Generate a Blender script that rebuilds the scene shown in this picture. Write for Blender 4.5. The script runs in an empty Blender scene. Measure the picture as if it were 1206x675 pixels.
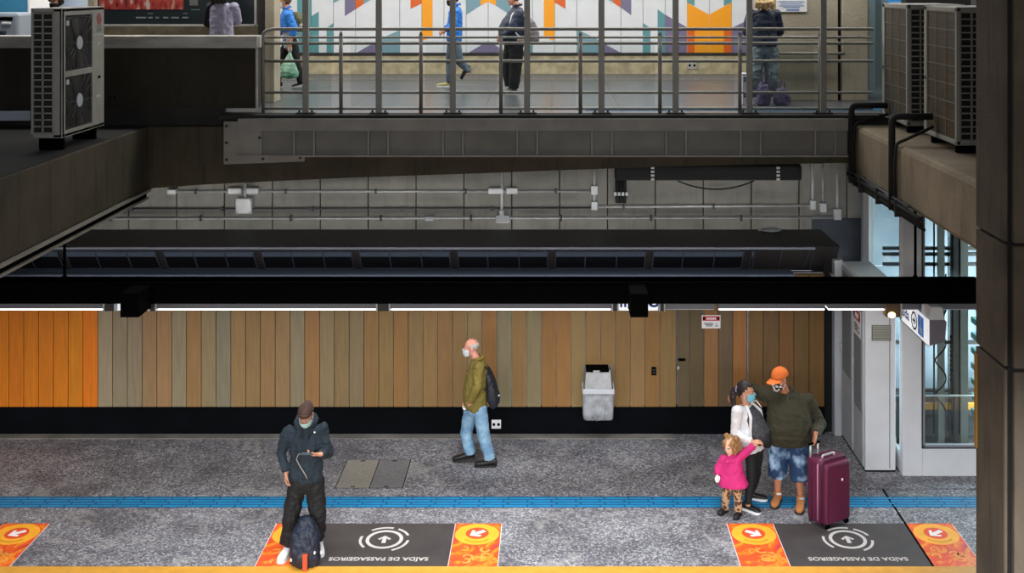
import bpy, bmesh, math, random
from mathutils import Vector, Matrix, noise
random.seed(7)
V = Vector
PI = math.pi
SC = bpy.context.scene
COL = SC.collection
# camera constants: eye 6.42 m above the platform, looking along +Y
F_PX, CX, CY, EYE = 1330.0, 650.0, -18.0, 6.42
def X(px, y): return (px - CX) * y / F_PX
def Z(py, y): return EYE - (py - CY) * y / F_PX
def P(px, py, y): return V((X(px, y), y, Z(py, y)))
def YF(py, z=0.0): return F_PX * (EYE - z) / (py - CY)      # depth of a point lying at height z

# ------------------------------------------------------------------ materials
def lin(c):
    r = []
    for v in c:
        v /= 255.0
        r.append(v / 12.92 if v <= 0.04045 else ((v + 0.055) / 1.055) ** 2.4)
    return (r[0], r[1], r[2], 1.0)
class NT:
    def __init__(s, name):
        s.m = bpy.data.materials.new(name); s.m.use_nodes = True
        s.t = s.m.node_tree; s.t.nodes.clear()
        s.out = s.n('ShaderNodeOutputMaterial')
    def n(s, typ, **kw):
        nd = s.t.nodes.new(typ)
        for k, v in kw.items():
            if k in nd.inputs.keys() if not isinstance(k, int) else False: nd.inputs[k].default_value = v
            else: setattr(nd, k, v)
        return nd
    def l(s, a, b): s.t.links.new(a, b)
def M(name, col, rough=0.6, metal=0.0, var=0.0, scale=4.0, bump=0.0, bscale=None, emit=None, estr=0.0, col2=None, lo=0.35, hi=0.65, stretch=None, spec=0.5):
    k = NT(name); p = k.n('ShaderNodeBsdfPrincipled')
    p.inputs['Roughness'].default_value = rough; p.inputs['Metallic'].default_value = metal
    p.inputs['Specular IOR Level'].default_value = spec
    c = lin(col); p.inputs['Base Color'].default_value = c
    k.l(p.outputs[0], k.out.inputs[0])
    tc = k.n('ShaderNodeTexCoord'); vec = tc.outputs['Object']
    if stretch:
        mp = k.n('ShaderNodeMapping'); mp.inputs['Scale'].default_value = stretch
        k.l(vec, mp.inputs[0]); vec = mp.outputs[0]
    if var or col2:
        nz = k.n('ShaderNodeTexNoise'); nz.inputs['Scale'].default_value = scale; nz.inputs['Detail'].default_value = 6
        k.l(vec, nz.inputs['Vector'])
        rp = k.n('ShaderNodeValToRGB'); e = rp.color_ramp.elements
        e[0].position = lo; e[1].position = hi
        if col2: e[0].color = c; e[1].color = lin(col2)
        else:
            e[0].color = tuple(x * (1 - var) for x in c[:3]) + (1,); e[1].color = tuple(min(1, x * (1 + var)) for x in c[:3]) + (1,)
        k.l(nz.outputs[0], rp.inputs[0]); k.l(rp.outputs[0], p.inputs['Base Color'])
    if bump:
        nb = k.n('ShaderNodeTexNoise'); nb.inputs['Scale'].default_value = bscale or scale * 8; nb.inputs['Detail'].default_value = 4
        k.l(vec, nb.inputs['Vector'])
        bp = k.n('ShaderNodeBump'); bp.inputs['Strength'].default_value = bump; bp.inputs['Distance'].default_value = 0.02
        k.l(nb.outputs[0], bp.inputs['Height']); k.l(bp.outputs[0], p.inputs['Normal'])
    if emit:
        p.inputs['Emission Color'].default_value = lin(emit); p.inputs['Emission Strength'].default_value = estr
    return k.m
def glass(name, tint, gloss=0.07, rough=0.02):
    k = NT(name); t = k.n('ShaderNodeBsdfTransparent'); t.inputs[0].default_value = lin(tint)
    g = k.n('ShaderNodeBsdfGlossy'); g.inputs['Roughness'].default_value = rough
    mx = k.n('ShaderNodeMixShader'); mx.inputs[0].default_value = gloss
    k.l(t.outputs[0], mx.inputs[1]); k.l(g.outputs[0], mx.inputs[2]); k.l(mx.outputs[0], k.out.inputs[0])
    return k.m
def film(name, col, alpha):
    k = NT(name); t = k.n('ShaderNodeBsdfTransparent'); d = k.n('ShaderNodeBsdfPrincipled')
    d.inputs['Base Color'].default_value = lin(col); d.inputs['Roughness'].default_value = 0.3
    nz = k.n('ShaderNodeTexNoise'); nz.inputs['Scale'].default_value = 9; nz.inputs['Detail'].default_value = 5
    tc = k.n('ShaderNodeTexCoord'); k.l(tc.outputs['Object'], nz.inputs['Vector'])
    mr = k.n('ShaderNodeMapRange'); mr.inputs[1].default_value = .3; mr.inputs[2].default_value = .7
    mr.inputs[3].default_value = max(0, alpha - .2); mr.inputs[4].default_value = min(1, alpha + .2)
    k.l(nz.outputs[0], mr.inputs[0])
    mx = k.n('ShaderNodeMixShader'); k.l(mr.outputs[0], mx.inputs[0])
    k.l(t.outputs[0], mx.inputs[1]); k.l(d.outputs[0], mx.inputs[2]); k.l(mx.outputs[0], k.out.inputs[0])
    return k.m

def floor_material():
    k = NT('granite_floor'); p = k.n('ShaderNodeBsdfPrincipled'); p.inputs['Roughness'].default_value = .55
    tc = k.n('ShaderNodeTexCoord'); o = tc.outputs['Object']
    def nz(s, d=4, dist=0.0):
        n = k.n('ShaderNodeTexNoise'); n.inputs['Scale'].default_value = s; n.inputs['Detail'].default_value = d; n.inputs['Distortion'].default_value = dist
        k.l(o, n.inputs['Vector']); return n.outputs[0]
    def ramp(src, pts):
        r = k.n('ShaderNodeValToRGB'); e = r.color_ramp.elements
        while len(e) < len(pts): e.new(.5)
        for i, (q, c) in enumerate(pts): e[i].position = q; e[i].color = lin(c) if len(c) == 3 else c
        k.l(src, r.inputs[0]); return r.outputs[0]
    def mix(a, b, f, typ='MIX'):
        m = k.n('ShaderNodeMix', data_type='RGBA', blend_type=typ)
        if isinstance(f, float): m.inputs[0].default_value = f
        else: k.l(f, m.inputs[0])
        k.l(a, m.inputs[6]); k.l(b, m.inputs[7]); return m.outputs[2]
    vo = k.n('ShaderNodeTexVoronoi'); vo.inputs['Scale'].default_value = 52; k.l(o, vo.inputs['Vector'])
    sep = k.n('ShaderNodeSeparateColor'); k.l(vo.outputs['Color'], sep.inputs[0])
    grain = ramp(sep.outputs[0], [(0, (56, 56, 62)), (.3, (98, 98, 105)), (.7, (140, 140, 146)), (1, (206, 206, 210))])
    fine = ramp(nz(90, 3), [(.3, (88, 88, 94)), (.7, (142, 142, 147))])
    base = mix(grain, fine, .25)
    stain = ramp(nz(1.3, 6, .6), [(.33, (1, 1, 1, 1)), (.5, (.82, .81, .82, 1)), (.66, (.52, .51, .52, 1))])
    base = mix(base, stain, 1.0, 'MULTIPLY')
    # worn, pale scuffed patches
    wf = ramp(nz(3.1, 8, 1.2), [(.55, (0, 0, 0)), (.66, (165, 165, 165))])
    pale = k.n('ShaderNodeRGB'); pale.outputs[0].default_value = lin((172, 170, 166))
    base = mix(base, pale.outputs[0], wf)
    k.l(base, p.inputs['Base Color'])
    bp = k.n('ShaderNodeBump'); bp.inputs['Strength'].default_value = .15; k.l(nz(60), bp.inputs['Height']); k.l(bp.outputs[0], p.inputs['Normal'])
    k.l(p.outputs[0], k.out.inputs[0]); return k.m
def attr_material(name, rough=.5, grain=.25):
    k = NT(name); p = k.n('ShaderNodeBsdfPrincipled'); p.inputs['Roughness'].default_value = rough
    a = k.n('ShaderNodeAttribute', attribute_name='Col')
    tc = k.n('ShaderNodeTexCoord'); mp = k.n('ShaderNodeMapping'); mp.inputs['Scale'].default_value = (9, 9, .7)
    k.l(tc.outputs['Object'], mp.inputs[0])
    n = k.n('ShaderNodeTexNoise'); n.inputs['Scale'].default_value = 3; n.inputs['Detail'].default_value = 7; k.l(mp.outputs[0], n.inputs['Vector'])
    r = k.n('ShaderNodeMapRange'); r.inputs[1].default_value = .3; r.inputs[2].default_value = .7; r.inputs[3].default_value = 1 - grain; r.inputs[4].default_value = 1 + grain
    k.l(n.outputs[0], r.inputs[0])
    m = k.n('ShaderNodeVectorMath', operation='SCALE'); k.l(a.outputs['Color'], m.inputs[0]); k.l(r.outputs[0], m.inputs['Scale'])
    k.l(m.outputs[0], p.inputs['Base Color']); k.l(p.outputs[0], k.out.inputs[0]); return k.m
def concrete_material(name, c1, c2, c3, lines=0.75):
    """board marked concrete: broad stains and vertical runs"""
    k = NT(name); p = k.n('ShaderNodeBsdfPrincipled'); p.inputs['Roughness'].default_value = .85
    tc = k.n('ShaderNodeTexCoord'); o = tc.outputs['Object']
    n1 = k.n('ShaderNodeTexNoise'); n1.inputs['Scale'].default_value = 1.4; n1.inputs['Detail'].default_value = 7; n1.inputs['Distortion'].default_value = .6; k.l(o, n1.inputs['Vector'])
    r1 = k.n('ShaderNodeValToRGB'); e = r1.color_ramp.elements; e[0].position = .3; e[0].color = lin(c1); e[1].position = .7; e[1].color = lin(c2); k.l(n1.outputs[0], r1.inputs[0])
    mp = k.n('ShaderNodeMapping'); mp.inputs['Scale'].default_value = (5, 5, .5); k.l(o, mp.inputs[0])
    n2 = k.n('ShaderNodeTexNoise'); n2.inputs['Scale'].default_value = 2.2; n2.inputs['Detail'].default_value = 6; k.l(mp.outputs[0], n2.inputs['Vector'])
    r2 = k.n('ShaderNodeValToRGB'); e = r2.color_ramp.elements; e[0].position = .52; e[0].color = (0, 0, 0, 1); e[1].position = .72; e[1].color = (lines, lines, lines, 1); k.l(n2.outputs[0], r2.inputs[0])
    m = k.n('ShaderNodeMix', data_type='RGBA'); k.l(r2.outputs[0], m.inputs[0]); k.l(r1.outputs[0], m.inputs[6]); m.inputs[7].default_value = lin(c3)
    k.l(m.outputs[2], p.inputs['Base Color'])
    n3 = k.n('ShaderNodeTexNoise'); n3.inputs['Scale'].default_value = 30; n3.inputs['Detail'].default_value = 5; k.l(o, n3.inputs['Vector'])
    b = k.n('ShaderNodeBump'); b.inputs['Strength'].default_value = .3; b.inputs['Distance'].default_value = .02; k.l(n3.outputs[0], b.inputs['Height']); k.l(b.outputs[0], p.inputs['Normal'])
    k.l(p.outputs[0], k.out.inputs[0]); return k.m
def spots_material(name, ground, ring, inner, scale):
    k = NT(name); p = k.n('ShaderNodeBsdfPrincipled'); p.inputs['Roughness'].default_value = .8
    tc = k.n('ShaderNodeTexCoord'); vo = k.n('ShaderNodeTexVoronoi'); vo.inputs['Scale'].default_value = scale; k.l(tc.outputs['Object'], vo.inputs['Vector'])
    r = k.n('ShaderNodeValToRGB'); e = r.color_ramp.elements; e[0].position = 0; e[0].color = lin(inner); e[1].position = .22; e[1].color = lin(ring)
    q = e.new(.42); q.color = lin(ring); q = e.new(.52); q.color = lin(ground)
    k.l(vo.outputs['Distance'], r.inputs[0]); k.l(r.outputs[0], p.inputs['Base Color']); k.l(p.outputs[0], k.out.inputs[0]); return k.m
def swirl_material(name):
    k = NT(name); p = k.n('ShaderNodeBsdfPrincipled'); p.inputs['Roughness'].default_value = .45
    tc = k.n('ShaderNodeTexCoord'); n = k.n('ShaderNodeTexNoise'); n.inputs['Scale'].default_value = 3.2; n.inputs['Detail'].default_value = 3; n.inputs['Distortion'].default_value = 2.5
    k.l(tc.outputs['Object'], n.inputs['Vector'])
    r = k.n('ShaderNodeValToRGB'); e = r.color_ramp.elements; e[0].position = .28; e[0].color = lin((170, 50, 90)); e[1].position = .36; e[1].color = lin((226, 72, 34))
    for q, c in ((.5, (236, 92, 34)), (.58, (242, 128, 34)), (.64, (246, 158, 40)), (.68, (196, 76, 40)), (.74, (238, 110, 40))):
        z = e.new(q); z.color = lin(c)
    k.l(n.outputs[0], r.inputs[0]); k.l(r.outputs[0], p.inputs['Base Color']); k.l(p.outputs[0], k.out.inputs[0]); return k.m

# ------------------------------------------------------------------ mesh helpers (world coordinates)
def B(): return bmesh.new()
def box(bm, x0, x1, y0, y1, z0, z1, bev=0.0, mi=0):
    r = bmesh.ops.create_cube(bm, size=1.0)
    vs = r['verts']
    for v in vs: v.co = V((x0 + (v.co.x + .5) * (x1 - x0), y0 + (v.co.y + .5) * (y1 - y0), z0 + (v.co.z + .5) * (z1 - z0)))
    fs = set(f for v in vs for f in v.link_faces)
    for f in fs: f.material_index = mi
    if bev > 0:
        es = list(set(e for v in vs for e in v.link_edges))
        r = bmesh.ops.bevel(bm, geom=es, offset=bev, segments=2, profile=.5, affect='EDGES')
        for f in r['faces']: f.material_index = mi
    return vs
def frame_of(d):
    d = d.normalized(); a = V((0, 0, 1)) if abs(d.z) < .9 else V((1, 0, 0))
    x = a.cross(d).normalized(); return x, d.cross(x).normalized()
def ring(bm, c, ax, ay, seg=16, pw=2.0):
    vs = []
    for i in range(seg):
        t = 2 * PI * i / seg; ct, st = math.cos(t), math.sin(t)
        vs.append(bm.verts.new(c + ax * (abs(ct) ** (2 / pw) * (1 if ct >= 0 else -1)) + ay * (abs(st) ** (2 / pw) * (1 if st >= 0 else -1))))
    return vs
def skin(bm, rs, cap=True, mi=0):
    for a, b in zip(rs, rs[1:]):
        n = len(a)
        for i in range(n):
            f = bm.faces.new((a[i], a[(i + 1) % n], b[(i + 1) % n], b[i])); f.material_index = mi; f.smooth = True
    if cap:
        for r in (rs[0][::-1], rs[-1]):
            f = bm.faces.new(r); f.material_index = mi
def loft(bm, rings, seg=20, pw=2.0, mi=0): skin(bm, [ring(bm, c, ax, ay, seg, pw) for c, ax, ay in rings], mi=mi)
def cyl(bm, a, b, r0, r1=None, seg=12, mi=0):
    r1 = r0 if r1 is None else r1; a, b = V(a), V(b); x, y = frame_of(b - a)
    skin(bm, [ring(bm, a, x * r0, y * r0, seg), ring(bm, b, x * r1, y * r1, seg)], mi=mi)
def pipe(bm, pts, r, seg=10, mi=0, corner=0.0):
    pts = [V(p) for p in pts]
    if corner > 0:
        q = [pts[0]]
        for i in range(1, len(pts) - 1):
            a, b, c = pts[i - 1], pts[i], pts[i + 1]
            u, w = (a - b).normalized(), (c - b).normalized()
            p0, p2 = b + u * corner, b + w * corner
            for k in range(6):
                t = k / 5; q.append(p0 * (1 - t) ** 2 + b * 2 * t * (1 - t) + p2 * t * t)
        q.append(pts[-1]); pts = q
    rs = []; px = None
    for i, p in enumerate(pts):
        d = (pts[min(i + 1, len(pts) - 1)] - pts[max(i - 1, 0)])
        if d.length < 1e-9: continue
        d.normalize()
        if px is None: x, y = frame_of(d)
        else:
            x = (px - d * px.dot(d)).normalized(); y = d.cross(x)
        px = x; rr = r[i] if isinstance(r, (list, tuple)) else r
        rs.append(ring(bm, p, x * rr, y * rr, seg))
    skin(bm, rs, mi=mi)
def ell(bm, c, rx, ry, rz, ax=None, seg=16, mi=0):
    r = bmesh.ops.create_uvsphere(bm, u_segments=seg, v_segments=max(6, seg * 2 // 3), radius=1.0)
    A = ax or (V((1, 0, 0)), V((0, 1, 0)), V((0, 0, 1)))
    for v in r['verts']: v.co = V(c) + A[0] * (v.co.x * rx) + A[1] * (v.co.y * ry) + A[2] * (v.co.z * rz)
    for f in set(f for v in r['verts'] for f in v.link_faces): f.material_index = mi; f.smooth = True
def cap_seg(bm, a, b, ra, rb, seg=12, flat=False):
    a, b = V(a), V(b); d = b - a; L = d.length
    if L < 1e-6: return
    x, y = frame_of(d); d.normalize(); rs = []
    for k in range(5):
        t = -PI / 2 + PI / 2 * k / 4.0; rr = max(ra * math.cos(t), ra * .05); rs.append(ring(bm, a + d * (ra * math.sin(t)), x * rr, y * rr, seg))
    if flat: rs.append(ring(bm, b, x * rb, y * rb, seg))
    for k in range(0 if flat else 5):
        t = PI / 2 * k / 4.0; rr = max(rb * math.cos(t), rb * .05); rs.append(ring(bm, b + d * (rb * math.sin(t)), x * rr, y * rr, seg))
    skin(bm, rs)
def limb(bm, pts, radii, seg=12, flat=False):
    for i in range(len(pts) - 1): cap_seg(bm, pts[i], pts[i + 1], radii[i], radii[i + 1], seg, flat and i == len(pts) - 2)
def prism(bm, pts, depth, mi=0):
    """closed polygon pts extruded along vector depth"""
    a = [bm.verts.new(V(p)) for p in pts]; b = [bm.verts.new(V(p) + V(depth)) for p in pts]
    n = len(pts)
    for f in [bm.faces.new(a[::-1]), bm.faces.new(b)] + [bm.faces.new((a[i], a[(i + 1) % n], b[(i + 1) % n], b[i])) for i in range(n)]: f.material_index = mi

def rootloc(o):
    l = V((0, 0, 0))
    while o is not None: l = l + V(o.location); o = o.parent
    return l
def obj(name, bm, mat, parent=None, loc=None, smooth=None):
    """link bm (world coordinates) as ONE mesh object"""
    me = bpy.data.meshes.new(name)
    bmesh.ops.recalc_face_normals(bm, faces=bm.faces)
    off = rootloc(parent) if parent is not None else (V(loc) if loc is not None else None)
    if off is None:
        lo = [min(v.co[i] for v in bm.verts) for i in range(3)]; hi = [max(v.co[i] for v in bm.verts) for i in range(3)]
        off = V(((lo[0] + hi[0]) / 2, (lo[1] + hi[1]) / 2, lo[2]))
    for v in bm.verts: v.co -= off
    bm.to_mesh(me); bm.free()
    for m in (mat if isinstance(mat, (list, tuple)) else [mat]): me.materials.append(m)
    if smooth is not None: me.shade_smooth() if smooth else me.shade_flat()
    o = bpy.data.objects.new(name, me); COL.objects.link(o)
    if parent is not None: o.parent = parent
    else: o.location = off
    return o
def solid(name, bm, mat):
    """like obj, but the mesh keeps world coordinates (for materials measured in the world)"""
    return obj(name, bm, mat, loc=(0, 0, 0))
def tag(o, label=None, cat=None, group=None, kind=None):
    if label: o['label'] = label
    if cat: o['category'] = cat
    if group: o['group'] = group
    if kind: o['kind'] = kind
    return o
def struct(o): o['kind'] = 'structure'; return o
def thing(name, label, cat, loc, group=None):
    o = bpy.data.objects.new(name, None); COL.objects.link(o); o.location = loc; o.empty_display_size = .2
    return tag(o, label, cat, group)
def copy_tree(o, parent=None):
    c = o.copy(); COL.objects.link(c); c.parent = parent
    for ch in [q for q in bpy.data.objects if q.parent == o]: copy_tree(ch, c)
    return c
def text_bm(s, size, mtx, extrude=.001, bold=0.0):
    """lettering as a bmesh in world coordinates; text lies in mtx's xy plane, centred"""
    cu = bpy.data.curves.new('t', 'FONT'); cu.body = s; cu.size = size; cu.align_x = 'CENTER'; cu.align_y = 'CENTER'; cu.extrude = extrude; cu.offset = bold
    cu.resolution_u = 4
    o = bpy.data.objects.new('t', cu); COL.objects.link(o)
    bpy.context.view_layer.update()
    me = bpy.data.meshes.new_from_object(o.evaluated_get(bpy.context.evaluated_depsgraph_get()))
    bm = bmesh.new(); bm.from_mesh(me); bpy.data.meshes.remove(me); bpy.data.objects.remove(o); bpy.data.curves.remove(cu)
    bmesh.ops.transform(bm, matrix=mtx, verts=bm.verts); return bm
def MTX(c, xa, ya):
    xa, ya = V(xa), V(ya); za = xa.cross(ya)
    return Matrix(((xa.x, ya.x, za.x, c[0]), (xa.y, ya.y, za.y, c[1]), (xa.z, ya.z, za.z, c[2]), (0, 0, 0, 1)))
def annulus(bm, mtx, r0, r1, a0=0, a1=2 * PI, seg=40, h=.002, mi=0):
    n = max(3, int(seg * (a1 - a0) / (2 * PI)))
    full = abs(a1 - a0 - 2 * PI) < 1e-4
    L = []
    for i in range(n + (0 if full else 1)):
        t = a0 + (a1 - a0) * i / n; c, s = math.cos(t), math.sin(t)
        L.append([bm.verts.new(mtx @ V((r * c, r * s, z))) for r, z in ((r0, 0), (r1, 0), (r1, h), (r0, h))])
    m = len(L)
    for i in range(m if full else m - 1):
        a, b = L[i], L[(i + 1) % m]
        for j in range(4):
            bm.faces.new((a[j], a[(j + 1) % 4], b[(j + 1) % 4], b[j])).material_index = mi
    if not full:
        bm.faces.new(L[0]); bm.faces.new(L[-1][::-1])
def disc(bm, mtx, rx, ry=None, h=.002, seg=36, mi=0):
    ry = ry or rx
    a = [bm.verts.new(mtx @ V((rx * math.cos(2 * PI * i / seg), ry * math.sin(2 * PI * i / seg), 0))) for i in range(seg)]
    b = [bm.verts.new(mtx @ V((rx * math.cos(2 * PI * i / seg), ry * math.sin(2 * PI * i / seg), h))) for i in range(seg)]
    bm.faces.new(a[::-1]).material_index = mi; bm.faces.new(b).material_index = mi
    for i in range(seg): bm.faces.new((a[i], a[(i + 1) % seg], b[(i + 1) % seg], b[i])).material_index = mi
def arrow(bm, mtx, s, h=.002, mi=0, thick=.30):
    """an arrow pointing to +y of mtx, about 2s long"""
    w = thick * s
    pts = [(-w / 2 * 1.1, -s), (w / 2 * 1.1, -s), (w / 2 * 1.1, s * .35), (s * .62, -s * .15), (s * .9, s * .12), (0, s), (-s * .9, s * .12), (-s * .62, -s * .15), (-w / 2 * 1.1, s * .35)]
    prism(bm, [mtx @ V((x, y, 0)) for x, y in pts], (mtx.to_3x3() @ V((0, 0, h))), mi=mi)
# ------------------------------------------------------------------ palette
m_floor = floor_material()
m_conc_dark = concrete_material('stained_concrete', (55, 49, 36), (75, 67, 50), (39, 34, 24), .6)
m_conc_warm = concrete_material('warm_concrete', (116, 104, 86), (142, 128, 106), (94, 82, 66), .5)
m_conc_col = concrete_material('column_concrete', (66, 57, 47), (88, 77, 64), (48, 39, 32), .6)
m_conc_grey = concrete_material('grey_concrete', (132, 129, 122), (160, 156, 148), (110, 106, 100), .35)
m_conc_mid = concrete_material('fair_concrete', (156, 146, 126), (178, 168, 146), (136, 126, 106), .35)
m_cap = M('parapet_cap', (176, 173, 166), .5, .1, var=.2, scale=2, stretch=(1, 1, 4))
m_beige = M('beige_skirting', (168, 155, 126), .8, var=.26, scale=5, bump=.1)
m_slab = M('slab_edge', (40, 38, 36), .8, var=.2)
m_walk = M('polished_walkway', (76, 79, 82), .3, var=.12, scale=1.6, col2=None, spec=.6)
m_black = M('matt_black_paint', (4, 4, 5), .9, spec=.03)
m_blackwall = M('black_skirting', (5, 7, 11), .9, var=.3, scale=3, spec=.1)
m_darkgap = M('dark_gap', (8, 8, 8), .9)
m_steel = M('painted_grey_steel', (142, 139, 132), .5, .25, var=.1, scale=3)
m_girder = M('grey_girder_paint', (116, 114, 109), .6, var=.14, scale=2)
m_plate = M('pale_plate_paint', (142, 138, 131), .6, var=.12, scale=3)
m_rail = M('brushed_steel_rail', (138, 136, 130), .5, .35)
m_bolt = M('bolt_steel', (60, 58, 56), .5, .6)
m_ac = M('condenser_cream_paint', (150, 148, 142), .5, var=.08, scale=4)
m_acdark = M('condenser_dark', (22, 20, 18), .7)
m_coil = M('brown_coil_fins', (58, 47, 28), .6, .1, col2=(80, 66, 42), scale=2.5, stretch=(1, 1, 8))
m_coilgrey = M('dusty_coil_fins', (70, 68, 64), .7, .1, col2=(86, 72, 48), scale=1.1)
m_wire = M('coated_wire', (136, 132, 122), .5, .2)
m_red = M('red_logo', (150, 40, 48), .5)
m_greylogo = M('grey_logo', (100, 100, 100), .5)
m_conduit = M('galvanised_conduit', (190, 190, 190), .4, .35, var=.15, scale=6)
m_conduit_dark = M('dark_conduit', (70, 72, 76), .5, .3)
m_fit = M('pale_conduit_fitting', (205, 206, 208), .45, .2, var=.08)
m_housing = M('dark_housing_metal', (42, 38, 38), .5, .1, var=.2, scale=2)
m_housing_blue = M('slate_housing_metal', (58, 64, 76), .4, .2, var=.15, scale=3, stretch=(.3, 1, 1))
m_winglass = M('dark_window_glass', (16, 15, 17), .12)
m_winblue = M('painted_reflection_glass', (74, 84, 100), .15)  # bluish reflection on the upper panes, painted as a solid colour
m_white = M('white_enamel', (214, 216, 220), .45, var=.03)
m_whitegrey = M('pale_grey_enamel', (176, 180, 186), .5, var=.05)
m_perf = M('perforated_grey_panel', (128, 132, 136), .55, .1, var=.25, scale=60)
m_vent = M('vent_louver', (150, 150, 138), .5)
m_ventd = M('vent_gap', (78, 78, 70), .8)
m_glass = glass('lift_glass', (232, 243, 244), .06)
m_railglass = glass('rail_glass', (246, 249, 249), .025)
m_bluewall = M('dark_blue_wall_paint', (40, 45, 56), .6, col2=(58, 64, 74), scale=2)
m_lamp = M('luminaire_diffuser', (240, 240, 240), .4, emit=(255, 250, 240), estr=8.0)
m_uplight = M('uplight_diffuser', (240, 240, 240), .4, emit=(255, 250, 242), estr=150.0)
m_lampbody = M('luminaire_body', (104, 106, 112), .45, .2)
m_signlit = M('lit_sign_face', (236, 238, 240), .4, emit=(240, 244, 250), estr=.55)
m_navy = M('navy_print', (20, 34, 130), .5)
m_signside = M('sign_end_metal', (124, 120, 130), .4, .3)
m_blue_tile = M('blue_tactile_tile', (12, 128, 176), .5, var=.12, scale=5)
m_blue_dark = M('blue_tactile_groove', (4, 84, 128), .6)
m_yellow = M('yellow_edge_tile', (214, 154, 56), .5, var=.08, scale=8)
m_mat = M('dark_brown_floor_film', (61, 55, 55), .6, var=.12, scale=4)
m_pale = M('pale_grey_print', (196, 190, 186), .6)
m_swirl = swirl_material('orange_swirl_print')
m_disc_y = M('amber_print', (246, 172, 44), .5, var=.06, scale=6)
m_disc_r = M('red_orange_print', (226, 76, 36), .5)
m_pwhite = M('white_print', (238, 236, 236), .5)
m_black_rubber = M('black_rubber', (14, 14, 15), .6)
m_plank = attr_material('timber_planks', .5, .14)
m_bark = M('dark_pipe_insulation', (12, 12, 13), .75)

# ------------------------------------------------------------------ the setting
YW = 16.11                      # timber wall of the platform
WZ = 4.60                       # walkway floor level
YE = 16.0                       # front edge of the walkway
YM = 23.0                       # mural wall behind the walkway
XL, XR = -13.0, 13.0

bm = B(); box(bm, XL, XR, 11.85, YW + 1.6, -.5, 0); struct(solid('floor', bm, m_floor))
bm = B(); box(bm, XL, XR, -7, 11.85, -1.7, -1.2); struct(solid('floor_track', bm, m_conc_dark))
bm = B(); box(bm, XL, X(793, YW), YW - .16, YW, 0, .012); struct(solid('trim_1', bm, M('granite_skirting', (104, 101, 97), .6, col2=(132, 128, 122), scale=2.2)))
# yellow band along the platform edge
bm = B(); box(bm, XL, XR, 11.85, 12.45, 0, .006); struct(solid('trim_2', bm, m_yellow))
# narrow expansion joint
bm = B(); box(bm, 4.195, 4.22, 12.45, 14.36, 0, .003); struct(solid('trim_3', bm, m_black))
# granite threshold before the lift
bm = B(); box(bm, 3.86, 6.9, 14.36, 16.0, 0, .012); struct(solid('trim_4', bm, m_floor))

# black recessed base under the planks
bm = B(); box(bm, XL, 3.90, YW + .02, YW + .25, 0, .40); struct(solid('baseboard_back', bm, m_blackwall))
# timber planks
def planks(name, pxs, cols, y=YW, z0=.395, z1=2.28):
    bm = B(); lay = bm.loops.layers.color.new('Col')
    for a, b, c in zip(pxs, pxs[1:], cols):
        n0 = len(bm.faces); bm.faces.ensure_lookup_table()
        before = set(bm.faces)
        box(bm, X(a, y) + .004, X(b, y) - .004, y, y + .06, z0, z1, .004)
        L = (min(1, c[0] * 1.24 / 255), min(1, c[1] * 1.15 / 255), min(1, c[2] * 1.03 / 255), 1)
        for f in set(bm.faces) - before:
            for lp in f.loops: lp[lay] = L
    box(bm, X(pxs[0], y), X(pxs[-1], y), y + .05, y + .2, z0, z1)
    return solid(name, bm, m_plank)
rp = random.Random(5)
edges = [115 - 17.42 * i for i in range(1, 26)][::-1] + [115 + 17.42 * i for i in range(0, 40)]
edges = [e for e in edges if e < 790] + [796.5]
tones = [(122, 117, 104), (112, 108, 94), (112, 106, 94), (118, 101, 78), (124, 103, 76), (114, 110, 96), (120, 97, 66), (113, 106, 84), (104, 104, 94),
         (118, 100, 70), (112, 96, 66), (116, 96, 66), (114, 98, 72), (108, 104, 90), (118, 92, 58), (108, 98, 78), (104, 92, 66), (102, 94, 74),
         (108, 88, 54), (106, 90, 58), (112, 88, 52), (104, 90, 62), (112, 92, 58), (110, 88, 56), (110, 92, 60), (112, 100, 74), (114, 86, 50),
         (104, 102, 84), (112, 92, 58), (104, 100, 80), (112, 84, 46), (116, 88, 48), (112, 98, 66), (112, 92, 58), (110, 90, 56), (106, 86, 50),
         (112, 92, 58), (108, 84, 46), (104, 88, 54)]
cols = []
for e in edges[:-1]:
    if e < 114: cols.append((168 + rp.randint(-7, 7), 101 + rp.randint(-5, 4), 3))
    else: cols.append(tones[int(round((e - 115) / 17.42)) % len(tones)])
struct(planks('wall_back', edges, cols))
struct(planks('door_1', [797.5, 812, 829, 846, 863, 879.5], [(76, 68, 50), (74, 66, 46), (112, 86, 54), (82, 72, 56), (122, 88, 50)], y=YW + .015))
struct(planks('door_2', [881.5, 899, 917.5, 935, 953, 971], [(92, 73, 42), (86, 69, 43), (98, 72, 39), (88, 71, 42), (92, 71, 38)], y=YW + .015))
for d, px, py, w, h, nm in (('door_1', 803, 423.5, .10, .03, 'handle'), ('door_1', 798.5, 433, .035, .045, 'lock')):
    bm = B(); c = P(px, py, YW - .005); box(bm, c.x - w / 2, c.x + w / 2, c.y - .03, c.y + .012, c.z - h / 2, c.z + h / 2, .006)
    obj(nm, bm, m_black if nm == 'handle' else m_conduit, bpy.data.objects[d])
bm = B(); c = P(770, 437, YW); box(bm, c.x - .035, c.x + .035, c.y - .012, c.y, c.z - .06, c.z + .06, .006)
t = obj('wall_switch', bm, m_black); tag(t, 'small black switch plate on the planks right of the bin', 'switch')
bm = B()
for s in (-.02, .02): box(bm, c.x - .02, c.x + .02, c.y - .018, c.y - .012, c.z + s - .012, c.z + s + .012, .002)
obj('button', bm, m_bolt, t)
bm = B(); box(bm, X(795, YW), X(973, YW), YW + .16, YW + .24, 0, 2.28); struct(solid('trim_23', bm, m_darkgap))
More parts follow.
